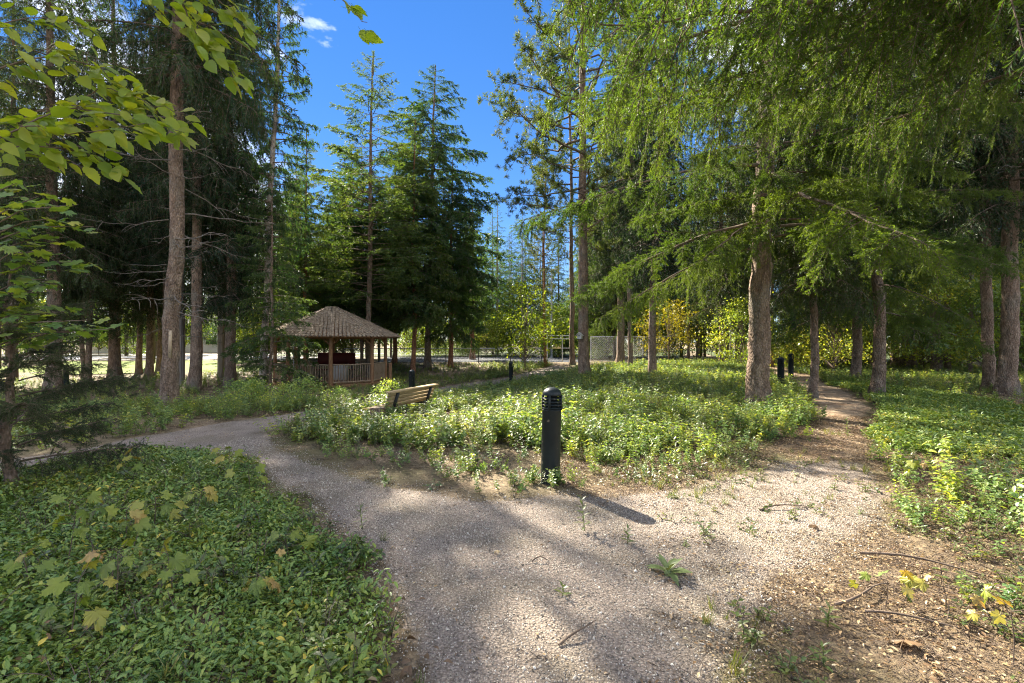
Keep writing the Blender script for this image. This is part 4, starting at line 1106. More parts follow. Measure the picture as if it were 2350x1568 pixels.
# ------------------------------------------------------------------ gate and chain-link fences
def chain_fence(name, label, a, b, H, mesh_mat, post_mat, nposts, step=0.13):
    ax_, ay_ = a; bx_, by_ = b
    L = math.hypot(bx_ - ax_, by_ - ay_); rz = math.atan2(by_ - ay_, bx_ - ax_)
    z0 = float(hgt((ax_ + bx_) / 2, (ay_ + by_) / 2))
    t = thing(name, label, 'fence', (ax_, ay_, z0), (0, 0, rz))
    for i in range(nposts):
        u = L * i / (nposts - 1)
        mb = MB(); mb.tube([(0, 0, -0.3), (0, 0, H * .5), (0, 0, H + 0.03)], 0.03, 8, cap=True); link('post', mb.mesh('post', M[post_mat], True), t, (u, 0, 0))
    mb = MB(); mb.tube([(0, 0, H), (L / 2, 0, H), (L, 0, H)], 0.024, 8); link('top_rail', mb.mesh('top_rail', M['galv'], True), t)
    mb = MB(); mb.tube([(0, 0, 0.1), (L / 2, 0, 0.1), (L, 0, 0.1)], 0.012, 6); link('bottom_rail', mb.mesh('bottom_rail', M[post_mat], True), t)
    mb = MB(); h = H - 0.12
    u = -h
    tw = []
    while u < L:
        for s in (1, -1):
            x0, x1 = (u, u + h) if s > 0 else (u + h, u)
            z0_, z1_ = 0.1, 0.1 + h
            f0 = max(0, (0 - min(x0, x1)) / h); f1 = min(1, (L - min(x0, x1)) / h)
            if f1 > f0:
                pA = np.array([x0 + (x1 - x0) * (f0 if s > 0 else 1 - f0), 0, z0_ + (z1_ - z0_) * (f0 if s > 0 else 1 - f0)])
                pB = np.array([x0 + (x1 - x0) * (f1 if s > 0 else 1 - f1), 0, z0_ + (z1_ - z0_) * (f1 if s > 0 else 1 - f1)])
                tw.append(np.stack([pA, pB]))
        u += step
    twigtubes(mb, np.array(tw), 0.0045, 0.0045, 0)
    link('wire_mesh', mb.mesh('wire_mesh', M[mesh_mat]), t)
    return t
chain_fence('chain_link_fence', 'low dark chain-link fence with pale top rail beyond the gazebo', at(790, 32.5), at(1243, 34.5), 1.05, 'dark_metal', 'dark_metal', 7, 0.10)
chain_fence('chain_link_fence', 'tall galvanised chain-link fence right of the birdhouse tree', at(1356, 35), at(1535, 35), 1.85, 'galv', 'galv', 4)
gx0, gy0 = at(1256, 34.5); gx1, gy1 = at(1312, 34.5)
gt = thing('chain_link_gate', 'open galvanised pipe gate with a small blank sign at the path end', 'gate', (gx0, gy0, float(hgt(gx0, gy0))))
gw = gx1 - gx0
for u in (0, gw * 0.62, gw):
    mb = MB(); mb.tube([(u, 0, -0.2), (u, 0, 1), (u, 0, 2.0)], 0.032, 8, cap=True); link('gate_post', mb.mesh('gate_post', M['galv'], True), gt)
for zz in (1.9, 1.02, 1.68):
    mb = MB(); mb.tube([(0, 0, zz), (gw / 2, 0, zz), (gw, 0, zz)], 0.022, 8); link('rail', mb.mesh('rail', M['galv'], True), gt)
mb = MB(); mb.box((gw * 0.38, -0.035, 1.12), (0.6, 0.012, 0.28)); link('sign_plate', mb.mesh('sign_plate', M['sign_pale']), gt)
lp = thing('lamp_pole', 'slim blue-grey steel pole beyond the gate', 'pole', (*at(1266, 44), 0))
mb = MB(); mb.tube([(0, 0, 0), (0, 0, 4), (0, 0, 8.0)], [0.1, 0.085, 0.06], 10); link('shaft', mb.mesh('shaft', M['galv'], True), lp)
mb = MB(); mb.box((0, 0, 0.05), (0.35, 0.35, 0.1)); link('base_plate', mb.mesh('base_plate', M['galv']), lp)
mb = MB(); mb.box((0.3, 0, 8.02), (0.7, 0.18, 0.09)); link('lamp_head', mb.mesh('lamp_head', M['galv']), lp)

# pale house far beyond the road, glimpsed between trunks
hs = thing('house', 'pale house far beyond the road, glimpsed between the left trunks', 'house', (-48, 68, 0), (0, 0, R(18)))
mb = MB(); mb.box((0, 0, 1.6), (16, 8, 3.2)); link('wall', mb.mesh('wall', M['siding']), hs)
mb = MB(); V = [(-8.5, -4.5, 3.2), (8.5, -4.5, 3.2), (8.5, 4.5, 3.2), (-8.5, 4.5, 3.2), (-6, 0, 5.6), (6, 0, 5.6)]
mb.add(V, [[0, 1, 5, 4], [2, 3, 4, 5]]); mb.add(V, [[1, 2, 5], [3, 0, 4]]); link('roof', mb.mesh('roof', M['house_roof']), hs)
for ux in (-5.5, -1.5, 2.5, 6):
    mb = MB(); mb.box((ux, -4.02, 1.7), (1.5, 0.08, 1.3)); wo = link('window', mb.mesh('window', M['siding']), hs)
    mb = MB(); mb.box((ux, -4.07, 1.7), (1.3, 0.04, 1.1)); link('pane', mb.mesh('pane', M['glass']), wo)

# ------------------------------------------------------------------ leaves as pieces
def leaf_from_outline(half, fold=0.18, curl=0.15, pet=0.25, seed=0, name='leaf', mat=None):
    """half outline [(t, w)] along the midrib 0..1; unit length blade on +X, petiole behind the origin"""
    rng = np.random.default_rng(seed); mb = MB()
    n = len(half)
    mid = np.array([[t, 0, -curl * t * t] for t, _ in half])
    L = np.array([[t + 0.0, w, fold * w - curl * t * t + rng.normal(0, .012)] for t, w in half])
    Rr = np.array([[t + 0.0, -w, fold * w - curl * t * t + rng.normal(0, .012)] for t, w in half])
    V = np.concatenate([mid, L, Rr])
    F = [[i, i + 1, n + i + 1, n + i] for i in range(n - 1)] + [[i + 1, i, 2 * n + i, 2 * n + i + 1] for i in range(n - 1)]
    mb.add(V, F)
    mb.tube([(-pet, 0, 0.04 * pet), (-pet * .5, 0, 0.02 * pet), (0.05, 0, 0)], [0.012, 0.010, 0.008], 3)
    return mb.mesh(name, mat)
def ovate(seed):
    rng = np.random.default_rng(seed)
    ts = np.linspace(0, 1, 15); out = []
    for i, t in enumerate(ts):
        w = 0.31 * math.sin(PI * t ** 0.72) ** 0.9 if 0 < t < 1 else 0.0
        w *= 1 + (0.07 if i % 2 else -0.04) + rng.normal(0, 0.015)
        out.append((t, max(0.0, w)))
    return out
OVATE = [leaf_from_outline(ovate(i), fold=0.12 + 0.25 * (i % 3) / 2, curl=0.05 + 0.12 * (i % 2), seed=i, mat=M['leaf_lime']) for i in range(5)]

def lobed(seed, name, mat, cup=0.12):
    """five-lobed maple leaf, radius about 0.5, petiole at the origin, blade towards +X"""
    rng = np.random.default_rng(seed); mb = MB()
    pts = []
    tips = [(-128, .34), (-62, .48), (0, .58), (62, .48), (128, .34)]
    seq = []
    for i, (a, r) in enumerate(tips):
        seq += [(a - 21, r * .72), (a - 15, r * .86), (a - 8, r * .80), (a, r * (1 + rng.normal(0, .05))), (a + 8, r * .80), (a + 15, r * .86), (a + 21, r * .72)]
        if i < 4:
            m = (a + tips[i + 1][0]) / 2; seq.append((m, 0.27 + 0.05 * rng.random()))
    seq.append((165, 0.10)); seq.insert(0, (-165, 0.10))
    V = [(0, 0, 0)]
    for a, r in seq:
        V.append((r * math.cos(R(a)), r * math.sin(R(a)), -cup * (r / .5) ** 2 * (0.5 + rng.random()) + 0.05 * math.cos(R(a) * 5 / 1.0) * r))
    n = len(seq)
    mb.add(V, [[0, i, i + 1] for i in range(1, n)])
    mb.tube([(-0.45, 0, -0.10), (-0.2, 0, -.02), (0, 0, 0)], [0.011, 0.010, 0.008], 3)
    return mb.mesh(name, mat)
MAPLE = [lobed(i, 'leaf', M['leaf_maple'], 0.05 + 0.06 * (i % 3)) for i in range(4)]
SEEDL = [lobed(20 + i, 'leaf', M['leaf_seedling'], 0.08 + 0.16 * (i % 3)) for i in range(6)]

def place_leaf(me, parent, p, axis, up, size, rng, name='leaf'):
    ax_ = Vector(axis).normalized(); u = Vector(up); s = u.cross(ax_)
    if s.length < 1e-3: s = Vector((0, 1, 0))
    s.normalize(); u = ax_.cross(s)
    m = Matrix(((ax_.x, s.x, u.x, p[0]), (ax_.y, s.y, u.y, p[1]), (ax_.z, s.z, u.z, p[2]), (0, 0, 0, 1))) @ Matrix.Scale(size, 4)
    o = bpy.data.objects.new(name, me); COL.objects.link(o); o.parent = parent
    o.matrix_local = m
    return o

# ---- broadleaf limb hanging into the top left corner
rng = np.random.default_rng(3)
bt = thing('broadleaf_tree', 'overhanging twigs of serrated lime-green leaves in the top left corner', 'tree', (0, 0, 0))
bt.location = (-4.3, 0.9, 0)
off = Vector((-4.3, 0.9, 0))
link('trunk', trunk_mesh('trunk', 7, 0.12, M['bark'], 71, 12, 30), bt)
def twig_line(pts):
    q = [P(px, py, d) - off for px, py, d in pts]
    out = []
    for i in range(len(q) - 1):
        for k in range(4): out.append(q[i].lerp(q[i + 1], k / 4))
    out.append(q[-1])
    return np.array([tuple(v) for v in out])
TW = [
    ([(-420, 420, 2.0), (-60, 345, 2.2), (130, 250, 2.35), (290, 268, 2.45), (420, 305, 2.5)], 68, 0.006),
    ([(-60, 345, 2.2), (100, 335, 2.3), (190, 345, 2.35), (280, 395, 2.4)], 31, 0.004),
    ([(-420, 250, 2.1), (-40, 300, 2.3), (120, 250, 2.45), (260, 235, 2.55), (330, 212, 2.6)], 65, 0.006),
    ([(-420, 60, 2.1), (-40, 170, 2.3), (100, 125, 2.4), (220, 150, 2.5), (290, 195, 2.55)], 62, 0.006),
    ([(-300, 20, 2.4), (-30, 60, 2.5), (90, 40, 2.6), (200, 60, 2.65)], 37, 0.005),
    ([(-60, 345, 2.3), (60, 290, 2.2), (180, 300, 2.25), (330, 290, 2.3)], 37, 0.004),
    ([(120, 250, 2.45), (230, 205, 2.5), (330, 230, 2.5), (430, 265, 2.55)], 27, 0.003),
    ([(300, -160, 2.2), (400, -20, 2.3), (450, 70, 2.35), (495, 120, 2.4), (540, 175, 2.4)], 43, 0.005),
    ([(300, -160, 2.2), (440, -40, 2.35), (520, 15, 2.4), (560, 50, 2.4)], 34, 0.004),
    ([(200, -160, 2.2), (330, -20, 2.3), (420, 40, 2.4), (500, 60, 2.4)], 31, 0.004),
    ([(600, -200, 2.3), (740, -50, 2.4), (800, 15, 2.4), (845, 55, 2.4)], 12, 0.003),
]
for pts, nl, r0 in TW:
    line = twig_line(pts)
    mb = MB(); line = line + np.concatenate([[[0, 0, 0]], rng.normal(0, 0.008, (len(line) - 1, 3))])
    mb.tube(line, np.linspace(r0, 0.0015, len(line)), 5); link('twig', mb.mesh('twig', M['twig']), bt)
    for i in range(nl):
        s = 0.22 + 0.78 * (i + rng.random()) / nl
        p, tg = interp(line, np.array([s])); p = p[0]; tg = tg[0] / (np.linalg.norm(tg[0]) + 1e-9)
        side = 1 if i % 2 else -1
        axis = Vector((0.35 + 0.5 * rng.random(), rng.normal(0, 0.5), -0.15 - 0.75 * rng.random())) + Vector(tg) * 0.35 + Vector((0, 0, 0.45 * side))
        up = Vector((rng.normal(0, .45), rng.normal(-0.55, .45), 1.0))
        size = 0.068 + 0.034 * rng.random()
        axis.normalize()
        q = Vector(p) + axis * size * 0.3 + Vector((rng.normal(0, 0.02), rng.normal(0, 0.05), rng.normal(-0.01, 0.025)))
        place_leaf(OVATE[rng.integers(5)], bt, q, axis, up, size, rng)
# limbs from the trunk to the twigs
for tgt in ((-420, 420, 2.0), (-420, 250, 2.1), (-420, 60, 2.1), (-300, 20, 2.4), (300, -160, 2.2), (200, -160, 2.2), (600, -200, 2.3)):
    e = P(*tgt) - off; a = Vector((0, 0, max(1.4, e.z - 0.8))); m_ = (a + e) / 2 + Vector((0, 0, 0.18))
    mb = MB(); mb.tube(np.array([tuple(a), tuple(a.lerp(m_, .5) + Vector((0, 0, .04))), tuple(m_), tuple(m_.lerp(e, .5) + Vector((0, 0, .04))), tuple(e)]), [0.035, 0.026, 0.018, 0.012, 0.007], 6)
    link('limb', mb.mesh('limb', M['bark'], True), bt)

# ---- maple sapling at the left edge
ms = thing('maple_sapling', 'maple sapling with layered lobed leaves at the left frame edge', 'sapling', (0, 0, 0))
mx0, my0 = at(-60, 4.7)
ms.location = (mx0, my0, float(hgt(mx0, my0))); off = Vector(ms.location)
mb = MB(); mb.tube([(0, 0, -.1), (0.03, 0, 1.0), (-0.02, 0.03, 2.0), (0.03, 0, 3.3)], [0.03, 0.026, 0.02, 0.008], 8); link('stem', mb.mesh('stem', M['bark'], True), ms)
LAY = [(470, 180, 4), (500, 130, 4), (520, 215, 5), (545, 150, 5), (575, 120, 5), (600, 190, 6), (640, 130, 6), (670, 95, 6), (700, 60, 6), (735, 200, 6), (755, 265, 6), (762, 180, 6), (715, 150, 5), (450, 90, 4), (420, 40, 3)]
for li, (py, pxe, nl) in enumerate(LAY):
    d = 4.45 + 0.5 * rng.random()
    e = P(pxe, py, d) - off
    a = Vector((0, 0, max(0.6, e.z - 0.25)))
    m_ = a.lerp(e, .5) + Vector((0, rng.normal(0, .08), 0.10))
    line = np.array([tuple(a), tuple(m_), tuple(e)])
    mb = MB(); mb.tube(line, [0.009, 0.006, 0.003], 4); link('branch', mb.mesh('branch', M['twig']), ms)
    for i in range(nl * 2 + 4):
        s = 0.25 + 0.8 * (i + rng.random()) / (nl * 2 + 4)
        p, tg = interp(line, np.array([min(1, s)])); p = Vector(p[0])
        az = rng.random() * 2 * PI
        axis = Vector((math.cos(az), math.sin(az), rng.normal(-0.25, 0.2)))
        p += Vector((rng.normal(0, .07), rng.normal(0, .10), rng.normal(0, .035)))
        place_leaf(MAPLE[rng.integers(4)], ms, p, axis, (rng.normal(0, .25), rng.normal(-.25, .25), 1), 0.125 + 0.07 * rng.random(), rng)

# ---- maple seedlings in the left ground cover
SEED = [
    ('maple seedling with a drooping pale leaf at the bottom left corner', 150, 1500, 6, 0.30),
    ('maple seedling with broad green leaves, lower middle of the left ground cover', 262, 1400, 6, 0.30),
    ('maple seedling with yellowing leaves right of the broad-leaved one', 395, 1385, 6, 0.26),
    ('tall maple seedling with browned top leaves near the left frame edge', 150, 1310, 7, 0.42),
    ('maple seedling with lime leaves in the middle of the left ground cover', 285, 1255, 6, 0.26),
    ('maple seedling with a dense row of yellow-green leaves', 350, 1225, 8, 0.28),
    ('maple seedling near the path edge, with small lime leaves', 440, 1195, 5, 0.22),
    ('maple seedling with pale leaves at the far edge of the ground cover', 270, 1110, 5, 0.24),
    ('maple seedling beside the left path bend', 520, 1100, 6, 0.30),
    ('maple seedling with bright green leaves at the path bend', 570, 1140, 5, 0.26),
    ('small yellowing maple seedling close to the gravel edge', 660, 1290, 4, 0.16),
    ('yellow maple seedling halfway down the gravel edge', 590, 1400, 5, 0.20),
    ('maple seedling with tattered leaves at the left frame edge', 70, 1370, 5, 0.28),
    ('large-leaved yellow seedling at the bottom right corner', 2325, 1530, 5, 0.24),
    ('pale-leaved seedling in the litter at lower right', 2030, 1395, 4, 0.16),
    ('yellowing seedling in the litter, right of the pale-leaved one', 2170, 1400, 5, 0.16),
    ('yellow seedling cluster beside the trail mouth on the right', 2130, 1140, 8, 0.28),
]
for si, (lab, px, py, nl, hh) in enumerate(SEED):
    x, y, z = G(px, py)
    t = thing('maple_seedling', lab, 'seedling', (x, y, z), (0, 0, 0), 'maple seedlings')
    top = Vector((rng.normal(0, .03), rng.normal(0, .03), hh))
    mb = MB(); mb.tube([(0, 0, -0.03), tuple(top * .5 + Vector((.01, 0, 0))), tuple(top)], [0.0045, 0.0035, 0.0025], 4); link('stem', mb.mesh('stem', M['twig']), t)
    for i in range(nl + 2):
        az = i * 2.4 + rng.normal(0, .3); zz = hh * (0.6 + 0.45 * (i + 1) / nl)
        r = 0.06 + 0.10 * rng.random()
        sz = (0.075 + 0.075 * rng.random()) * (0.8 if px > 1900 else 1.0)
        p = Vector((top.x + r * math.cos(az), top.y + r * math.sin(az), zz + rng.normal(0, .02)))
        axis = Vector((math.cos(az), math.sin(az), -0.1 - 0.8 * rng.random()))
        place_leaf(SEEDL[rng.integers(6)], t, p, axis, (rng.normal(0, .45), rng.normal(-.5, .45), 1), sz, rng)
        mb = MB(); mb.tube([(top.x, top.y, zz * 0.9), tuple(p)], [0.002, 0.0015], 3); link('petiole', mb.mesh('petiole', M['twig']), t)

# ---- mullein rosette and small weeds on the gravel
def lance(seed, name, mat, w=0.16, fold=0.3, curl=0.35):
    ts = np.linspace(0, 1, 9)
    half = [(t, w * math.sin(PI * (0.06 + 0.94 * t) ** 0.9) if t < 1 else 0.0) for t in ts]
    return leaf_from_outline(half, fold, curl, 0.08, seed, name, mat)
MUL = [lance(i, 'leaf', M['leaf_mullein'], 0.19, 0.25, 0.2 + 0.15 * i) for i in range(3)]
WEED = [lance(10 + i, 'leaf', M['leaf_weed'], 0.15, 0.25, 0.25) for i in range(3)]
x, y, z = G(1533, 1322)
t = thing('mullein_plant', 'broad-leaved pale green rosette growing out of the gravel', 'plant', (x, y, z))
mb = MB(); mb.lathe([(0.03, -0.02), (0.03, 0.01), (0.012, 0.05), (0, 0.055)], 8); link('heart', mb.mesh('heart', M['leaf_mullein']), t)
for i in range(11):
    az = i * 2.399; el = 0.2 + 0.09 * i
    place_leaf(MUL[i % 3], t, (0.015 * math.cos(az), 0.015 * math.sin(az), 0.02 + 0.003 * i), (math.cos(az) * math.cos(el), math.sin(az) * math.cos(el), math.sin(el)), (0, 0, 1), 0.145 - 0.005 * i, rng)
WEEDS = [('upright leafy weed crossing the bollard shadow', 1342, 1222, 0.27, 16), ('small bushy weed right of the upright weed', 1440, 1250, 0.12, 12), ('tiny yellow-green weed in the middle of the gravel', 1290, 1370, 0.07, 8),
         ('slim upright weed by the left gravel edge', 832, 1215, 0.20, 12), ('slim weed standing on the edge of the ground cover', 712, 1215, 0.24, 14), ('little weed at the bottom of the gravel by the ground cover', 735, 1525, 0.14, 14),
         ('tall pale weed left of the trail mouth', 1560, 1080, 0.42, 22), ('weed at the near edge of the trail mouth', 1712, 1095, 0.2, 12), ('spiky weed right of the trail mouth', 1945, 1005, 0.32, 18),
         ('low weed in the litter at lower right', 1900, 1440, 0.12, 12), ('small weed tuft at the bottom right of the gravel', 1890, 1535, 0.10, 12), ('upright weed among the right-hand plants', 2055, 1010, 0.45, 22)]
for lab, px, py, hh, nl in WEEDS:
    x, y, z = G(px, py)
    t = thing('weed', lab, 'weed', (x, y, z), (rng.normal(0, .08), rng.normal(0, .08), rng.random() * 6), 'single weeds')
    mb = MB(); mb.tube([(0, 0, -.02), (0.004, 0, hh * .5), (0, 0.004, hh)], [0.004, 0.003, 0.0015], 4); link('stem', mb.mesh('stem', M['leaf_weed']), t)
    for i in range(nl):
        f = (i + 0.5) / nl; az = i * 2.399
        el = 0.25 + 0.6 * f
        place_leaf(WEED[i % 3], t, (0, 0, hh * (0.12 + 0.88 * f)), (math.cos(az) * math.cos(el), math.sin(az) * math.cos(el), math.sin(el)), (0, 0, 1), (0.085 - 0.03 * f) * (0.7 + hh), rng)

# ---- single fallen things on the ground
DRYL = [lobed(40 + i, 'leaf', M['litter'], 0.25) for i in range(3)]
FALL = [('curled brown leaf lying at the bollard shadow', 1310, 1115, 0.10), ('dark cone-like brown leaf on the gravel centre', 1143, 1275, 0.06), ('reddish leaf lying on the sunlit gravel at right', 1872, 1218, 0.09), ('pinkish dry leaf lying in the litter at lower right', 2075, 1490, 0.16), ('orange leaf fallen on the ground cover', 620, 1372, 0.09), ('small brown leaf in the litter near the trail', 2010, 1190, 0.10)]
for lab, px, py, s in FALL:
    x, y, z = G(px, py)
    o = link('fallen_leaf', DRYL[rng.integers(3)], None, (x, y, z + 0.03 + s * .1), (rng.normal(0, .3), rng.normal(0, .3), rng.random() * 6), s)
    tag(o, lab, 'leaf', 'single fallen leaves')
STK = [('thin dry stick lying across the litter at lower right', 1985, 1370, 0.55, 0.4), ('dark short stick on the shaded gravel', 1240, 1293, 0.12, 0.1), ('long thin dead stem lying in the right litter', 2120, 1300, 0.7, -0.5), ('dark rotten stick in the lower right litter', 2090, 1430, 0.4, -0.35), ('dry twig beside the trail mouth', 1800, 1170, 0.5, 0.25), ('curved dead twig near the bottom of the gravel', 1330, 1460, 0.3, 0.8)]
for lab, px, py, L, az in STK:
    x, y, z = G(px, py); mb = MB(); tt = np.linspace(-.5, .5, 7)
    ln_ = np.stack([tt * L, 0.05 * L * np.sin(tt * 5 + px), 0.012 + 0.02 * np.cos(tt * 4)], 1)
    mb.tube(ln_, np.linspace(0.008, 0.003, 7) * (0.6 + L), 6, cap=True)
    mb.tube([tuple(ln_[3]), tuple(ln_[3] + np.array([.12 * L, .1 * L, .02])), tuple(ln_[3] + np.array([.22 * L, .2 * L, .01]))], [0.003, 0.002, 0.001], 4)
    o = link('stick', mb.mesh('stick', M['twig']), None, (x, y, z + 0.012), (0, 0, az)); tag(o, lab, 'stick')

# ------------------------------------------------------------------ ground cover (nobody could count it)
def simple_leaf(mb, p, d, up, l, w, mat, rng):
    d = np.array(d, float); d /= np.linalg.norm(d); s = np.cross(up, d); s /= np.linalg.norm(s) + 1e-9; u = np.cross(d, s)
    f = 0.25 * w
    V = [p, p + d * l * .35 + s * w * .5 + u * f, p + d * l * .72 + s * w * .38 + u * f * .6 - u * l * .04, p + d * l - u * l * .14, p + d * l * .72 - s * w * .38 + u * f * .6 - u * l * .04, p + d * l * .35 - s * w * .5 + u * f, p + d * l * .45 - u * l * .0]
    mb.add(V, [[0, 1, 2, 6], [6, 2, 3, 4], [6, 4, 5, 0]], mat)

def peri_clump(seed):
    rng = np.random.default_rng(seed); mb = MB()
    for i in range(24):
        az = rng.random() * 2 * PI; r = 0.10 * math.sqrt(rng.random()); el = rng.normal(0.25, 0.35)
        p = np.array([r * math.cos(az * 1.7), r * math.sin(az * 1.7), 0.02 + 0.085 * rng.random()])
        simple_leaf(mb, p, (math.cos(az) * math.cos(el), math.sin(az) * math.cos(el), math.sin(el)), (rng.normal(0, .2), rng.normal(0, .2), 1), 0.026 + 0.022 * rng.random(), 0.011 + 0.008 * rng.random(), 0, rng)
    return mb.mesh('peri', M['leaf_peri'])
def sprig(seed, h, leaf, mat, nst=4, wr=0.55, spread=0.35):
    rng = np.random.default_rng(seed); mb = MB()
    for k in range(nst):
        az = rng.random() * 2 * PI; H = h * (0.55 + 0.5 * rng.random()); lean = spread * rng.random()
        t = np.linspace(0, 1, 6)
        line = np.stack([math.cos(az) * lean * H * t ** 1.6, math.sin(az) * lean * H * t ** 1.6, H * t * (1 - .15 * lean * t)], 1) + np.array([rng.normal(0, .04), rng.normal(0, .04), 0])
        mb.tube(line, np.linspace(0.0035, 0.0012, 6), 3, 1)
        n = int(H / (0.75 * leaf))
        for i in range(n):
            f = 0.2 + 0.8 * i / n; p, tg = interp(line, np.array([f])); p = p[0]
            for s in (0, PI):
                a2 = i * 1.57 + s + rng.normal(0, .3); el = rng.normal(0.18, 0.28)
                simple_leaf(mb, p, (math.cos(a2) * math.cos(el), math.sin(a2) * math.cos(el), math.sin(el)), (rng.normal(0, .15), rng.normal(0, .15), 1), leaf * (0.65 + 0.6 * rng.random()) * (1.05 - .35 * f), leaf * wr * (0.8 + .3 * rng.random()) * (1.05 - .35 * f), 0, rng)
    return mb.mesh('sprig', [mat, M['twig']])
def litter_piece(seed, size):
    rng = np.random.default_rng(seed); mb = MB()
    for i in range(9):
        az = rng.random() * 2 * PI
        simple_leaf(mb, np.array([rng.normal(0, .07), rng.normal(0, .06), 0.006 + 0.02 * rng.random()]), (math.cos(az), math.sin(az), rng.normal(0, .25)), (rng.normal(0, .4), rng.normal(0, .4), 1), size * (0.5 + rng.random()), size * .45 * (0.6 + rng.random()), 0, rng)
    for i in range(12):
        az = rng.random() * 2 * PI; p = np.array([rng.normal(0, .07), rng.normal(0, .07), 0.006]); d = np.array([math.cos(az), math.sin(az), rng.normal(0, .15)]) * (0.03 + .06 * rng.random())
        mb.tube([p, p + d * .5 + np.array([0, 0, .004]), p + d], [0.0015, 0.0014, 0.0008], 3, 1)
    return mb.mesh('litter', [M['litter'], M['twig']])
def grass_tuft(seed):
    rng = np.random.default_rng(seed); mb = MB()
    for i in range(22):
        az = rng.random() * 2 * PI; l = 0.05 + 0.10 * rng.random(); sp = 0.2 + 0.8 * rng.random(); p = np.array([rng.normal(0, .015), rng.normal(0, .015), 0])
        d = np.array([math.cos(az) * sp, math.sin(az) * sp, 1]); d /= np.linalg.norm(d); s = np.array([-math.sin(az), math.cos(az), 0]) * .0022
        q = p + d * l * .6; e = p + d * l + np.array([math.cos(az), math.sin(az), -.6]) * l * .25 * sp
        mb.add([p - s, p + s, q + s * .8, q - s * .8, e], [[0, 1, 2, 3]]); mb.add([q - s * .8, q + s * .8, e], [[0, 1, 2]])
    return mb.mesh('tuft', M['grass'])
def chip(seed):
    rng = np.random.default_rng(seed); mb = MB()
    a = np.array([[1, 0, 0], [-1, 0, 0], [0, 1, 0], [0, -1, 0], [0, 0, 1], [0, 0, -1]], float) * np.array([1.0, 0.7, 0.5]) * (0.7 + 0.6 * rng.random((6, 3)))
    mb.add(a + rng.normal(0, .12, a.shape), [[0, 2, 4], [2, 1, 4], [1, 3, 4], [3, 0, 4], [2, 0, 5], [1, 2, 5], [3, 1, 5], [0, 3, 5]])
    return mb.mesh('chip', M['stone_chip'])

def make_protos(name, meshes):
    c = bpy.data.collections.new(name)          # not linked to the scene: only read by the scatter
    for i, me in enumerate(meshes):
        c.objects.link(bpy.data.objects.new('%s_%02d' % (name, i), me))
    return c

def scatter(name, label, pts, scl, protos, rng, tilt=0.15, kind='stuff', cat=None):
    n = len(pts)
    me = bpy.data.meshes.new(name)
    me.vertices.add(n); me.vertices.foreach_set('co', np.asarray(pts, np.float32).ravel())
    rot = np.stack([rng.normal(0, tilt, n), rng.normal(0, tilt, n), rng.random(n) * 2 * PI], 1).astype(np.float32)
    a = me.attributes.new('rot', 'FLOAT_VECTOR', 'POINT'); a.data.foreach_set('vector', rot.ravel())
    a = me.attributes.new('scl', 'FLOAT', 'POINT'); a.data.foreach_set('value', np.asarray(scl, np.float32))
    a = me.attributes.new('idx', 'INT', 'POINT'); a.data.foreach_set('value', rng.integers(0, len(protos.objects), n).astype(np.int32))
    me.update()
    o = link(name, me); o['kind'] = kind; o['label'] = label
    ng = bpy.data.node_groups.new(name, 'GeometryNodeTree')
    ng.interface.new_socket('Geometry', in_out='INPUT', socket_type='NodeSocketGeometry')
    ng.interface.new_socket('Geometry', in_out='OUTPUT', socket_type='NodeSocketGeometry')
    nn, ll = ng.nodes, ng.links
    gi, go = nn.new('NodeGroupInput'), nn.new('NodeGroupOutput')
    ci = nn.new('GeometryNodeCollectionInfo'); ci.inputs['Collection'].default_value = protos
    ci.inputs['Separate Children'].default_value = True; ci.inputs['Reset Children'].default_value = True
    ip = nn.new('GeometryNodeInstanceOnPoints'); ip.inputs['Pick Instance'].default_value = True
    def attr(nm, ty):
        k = nn.new('GeometryNodeInputNamedAttribute'); k.data_type = ty; k.inputs['Name'].default_value = nm
        return k.outputs['Attribute']
    e2r = nn.new('FunctionNodeEulerToRotation')
    ll.new(attr('rot', 'FLOAT_VECTOR'), e2r.inputs[0]); ll.new(e2r.outputs[0], ip.inputs['Rotation'])
    ll.new(attr('scl', 'FLOAT'), ip.inputs['Scale']); ll.new(attr('idx', 'INT'), ip.inputs['Instance Index'])
    ll.new(gi.outputs[0], ip.inputs['Points']); ll.new(ci.outputs[0], ip.inputs['Instance']); ll.new(ip.outputs[0], go.inputs[0])
    md = o.modifiers.new('scatter', 'NODES'); md.node_group = ng
    return o

def cloud(n, x0, x1, y0, y1, ok, rng, power=1.0):
    x = x0 + (x1 - x0) * rng.random(n); y = y0 + (y1 - y0) * rng.random(n) ** power
    vis = (np.abs(x) < y * 1.06 + 0.9)           # in view, with a margin
    x, y = x[vis], y[vis]
    k = ok(x, y); x, y = x[k], y[k]
    return np.stack([x, y, hgt(x, y)], 1)

POLY_PERI = np.concatenate([[[-0.50, 1.0]], gxy(PATH_PX_OUT[:-1]), [[-7.5, 5.4], [-9, 3.0], [-6, 1.0]]])
POLY_MID = gxy([(640, 990), (700, 970), (800, 952), (900, 932), (1010, 912), (1100, 896), (1200, 882), (1260, 866), (1340, 850), (1500, 838), (1690, 836), (1740, 852), (1800, 878), (1845, 908), (1858, 940), (1868, 975), (1770, 1040), (1600, 1088), (1400, 1112), (1250, 1105), (1080, 1120), (960, 1105), (830, 1078), (720, 1052), (640, 1018)])
tr = np.array([(a, b, c) for a, b, c in TREES])
def off_trunks(x, y):
    ok = np.ones(x.shape, bool)
    for a, b, c in tr[:60]:
        ok &= (x - a) ** 2 + (y - b) ** 2 > (c * 1.15) ** 2
    return ok
gaz_free = lambda x, y: (x - GX) ** 2 + (y - GY) ** 2 > 2.9 ** 2
free = lambda x, y: ~on_path(x, y) & ~on_trail(x, y) & off_trunks(x, y) & gaz_free(x, y)
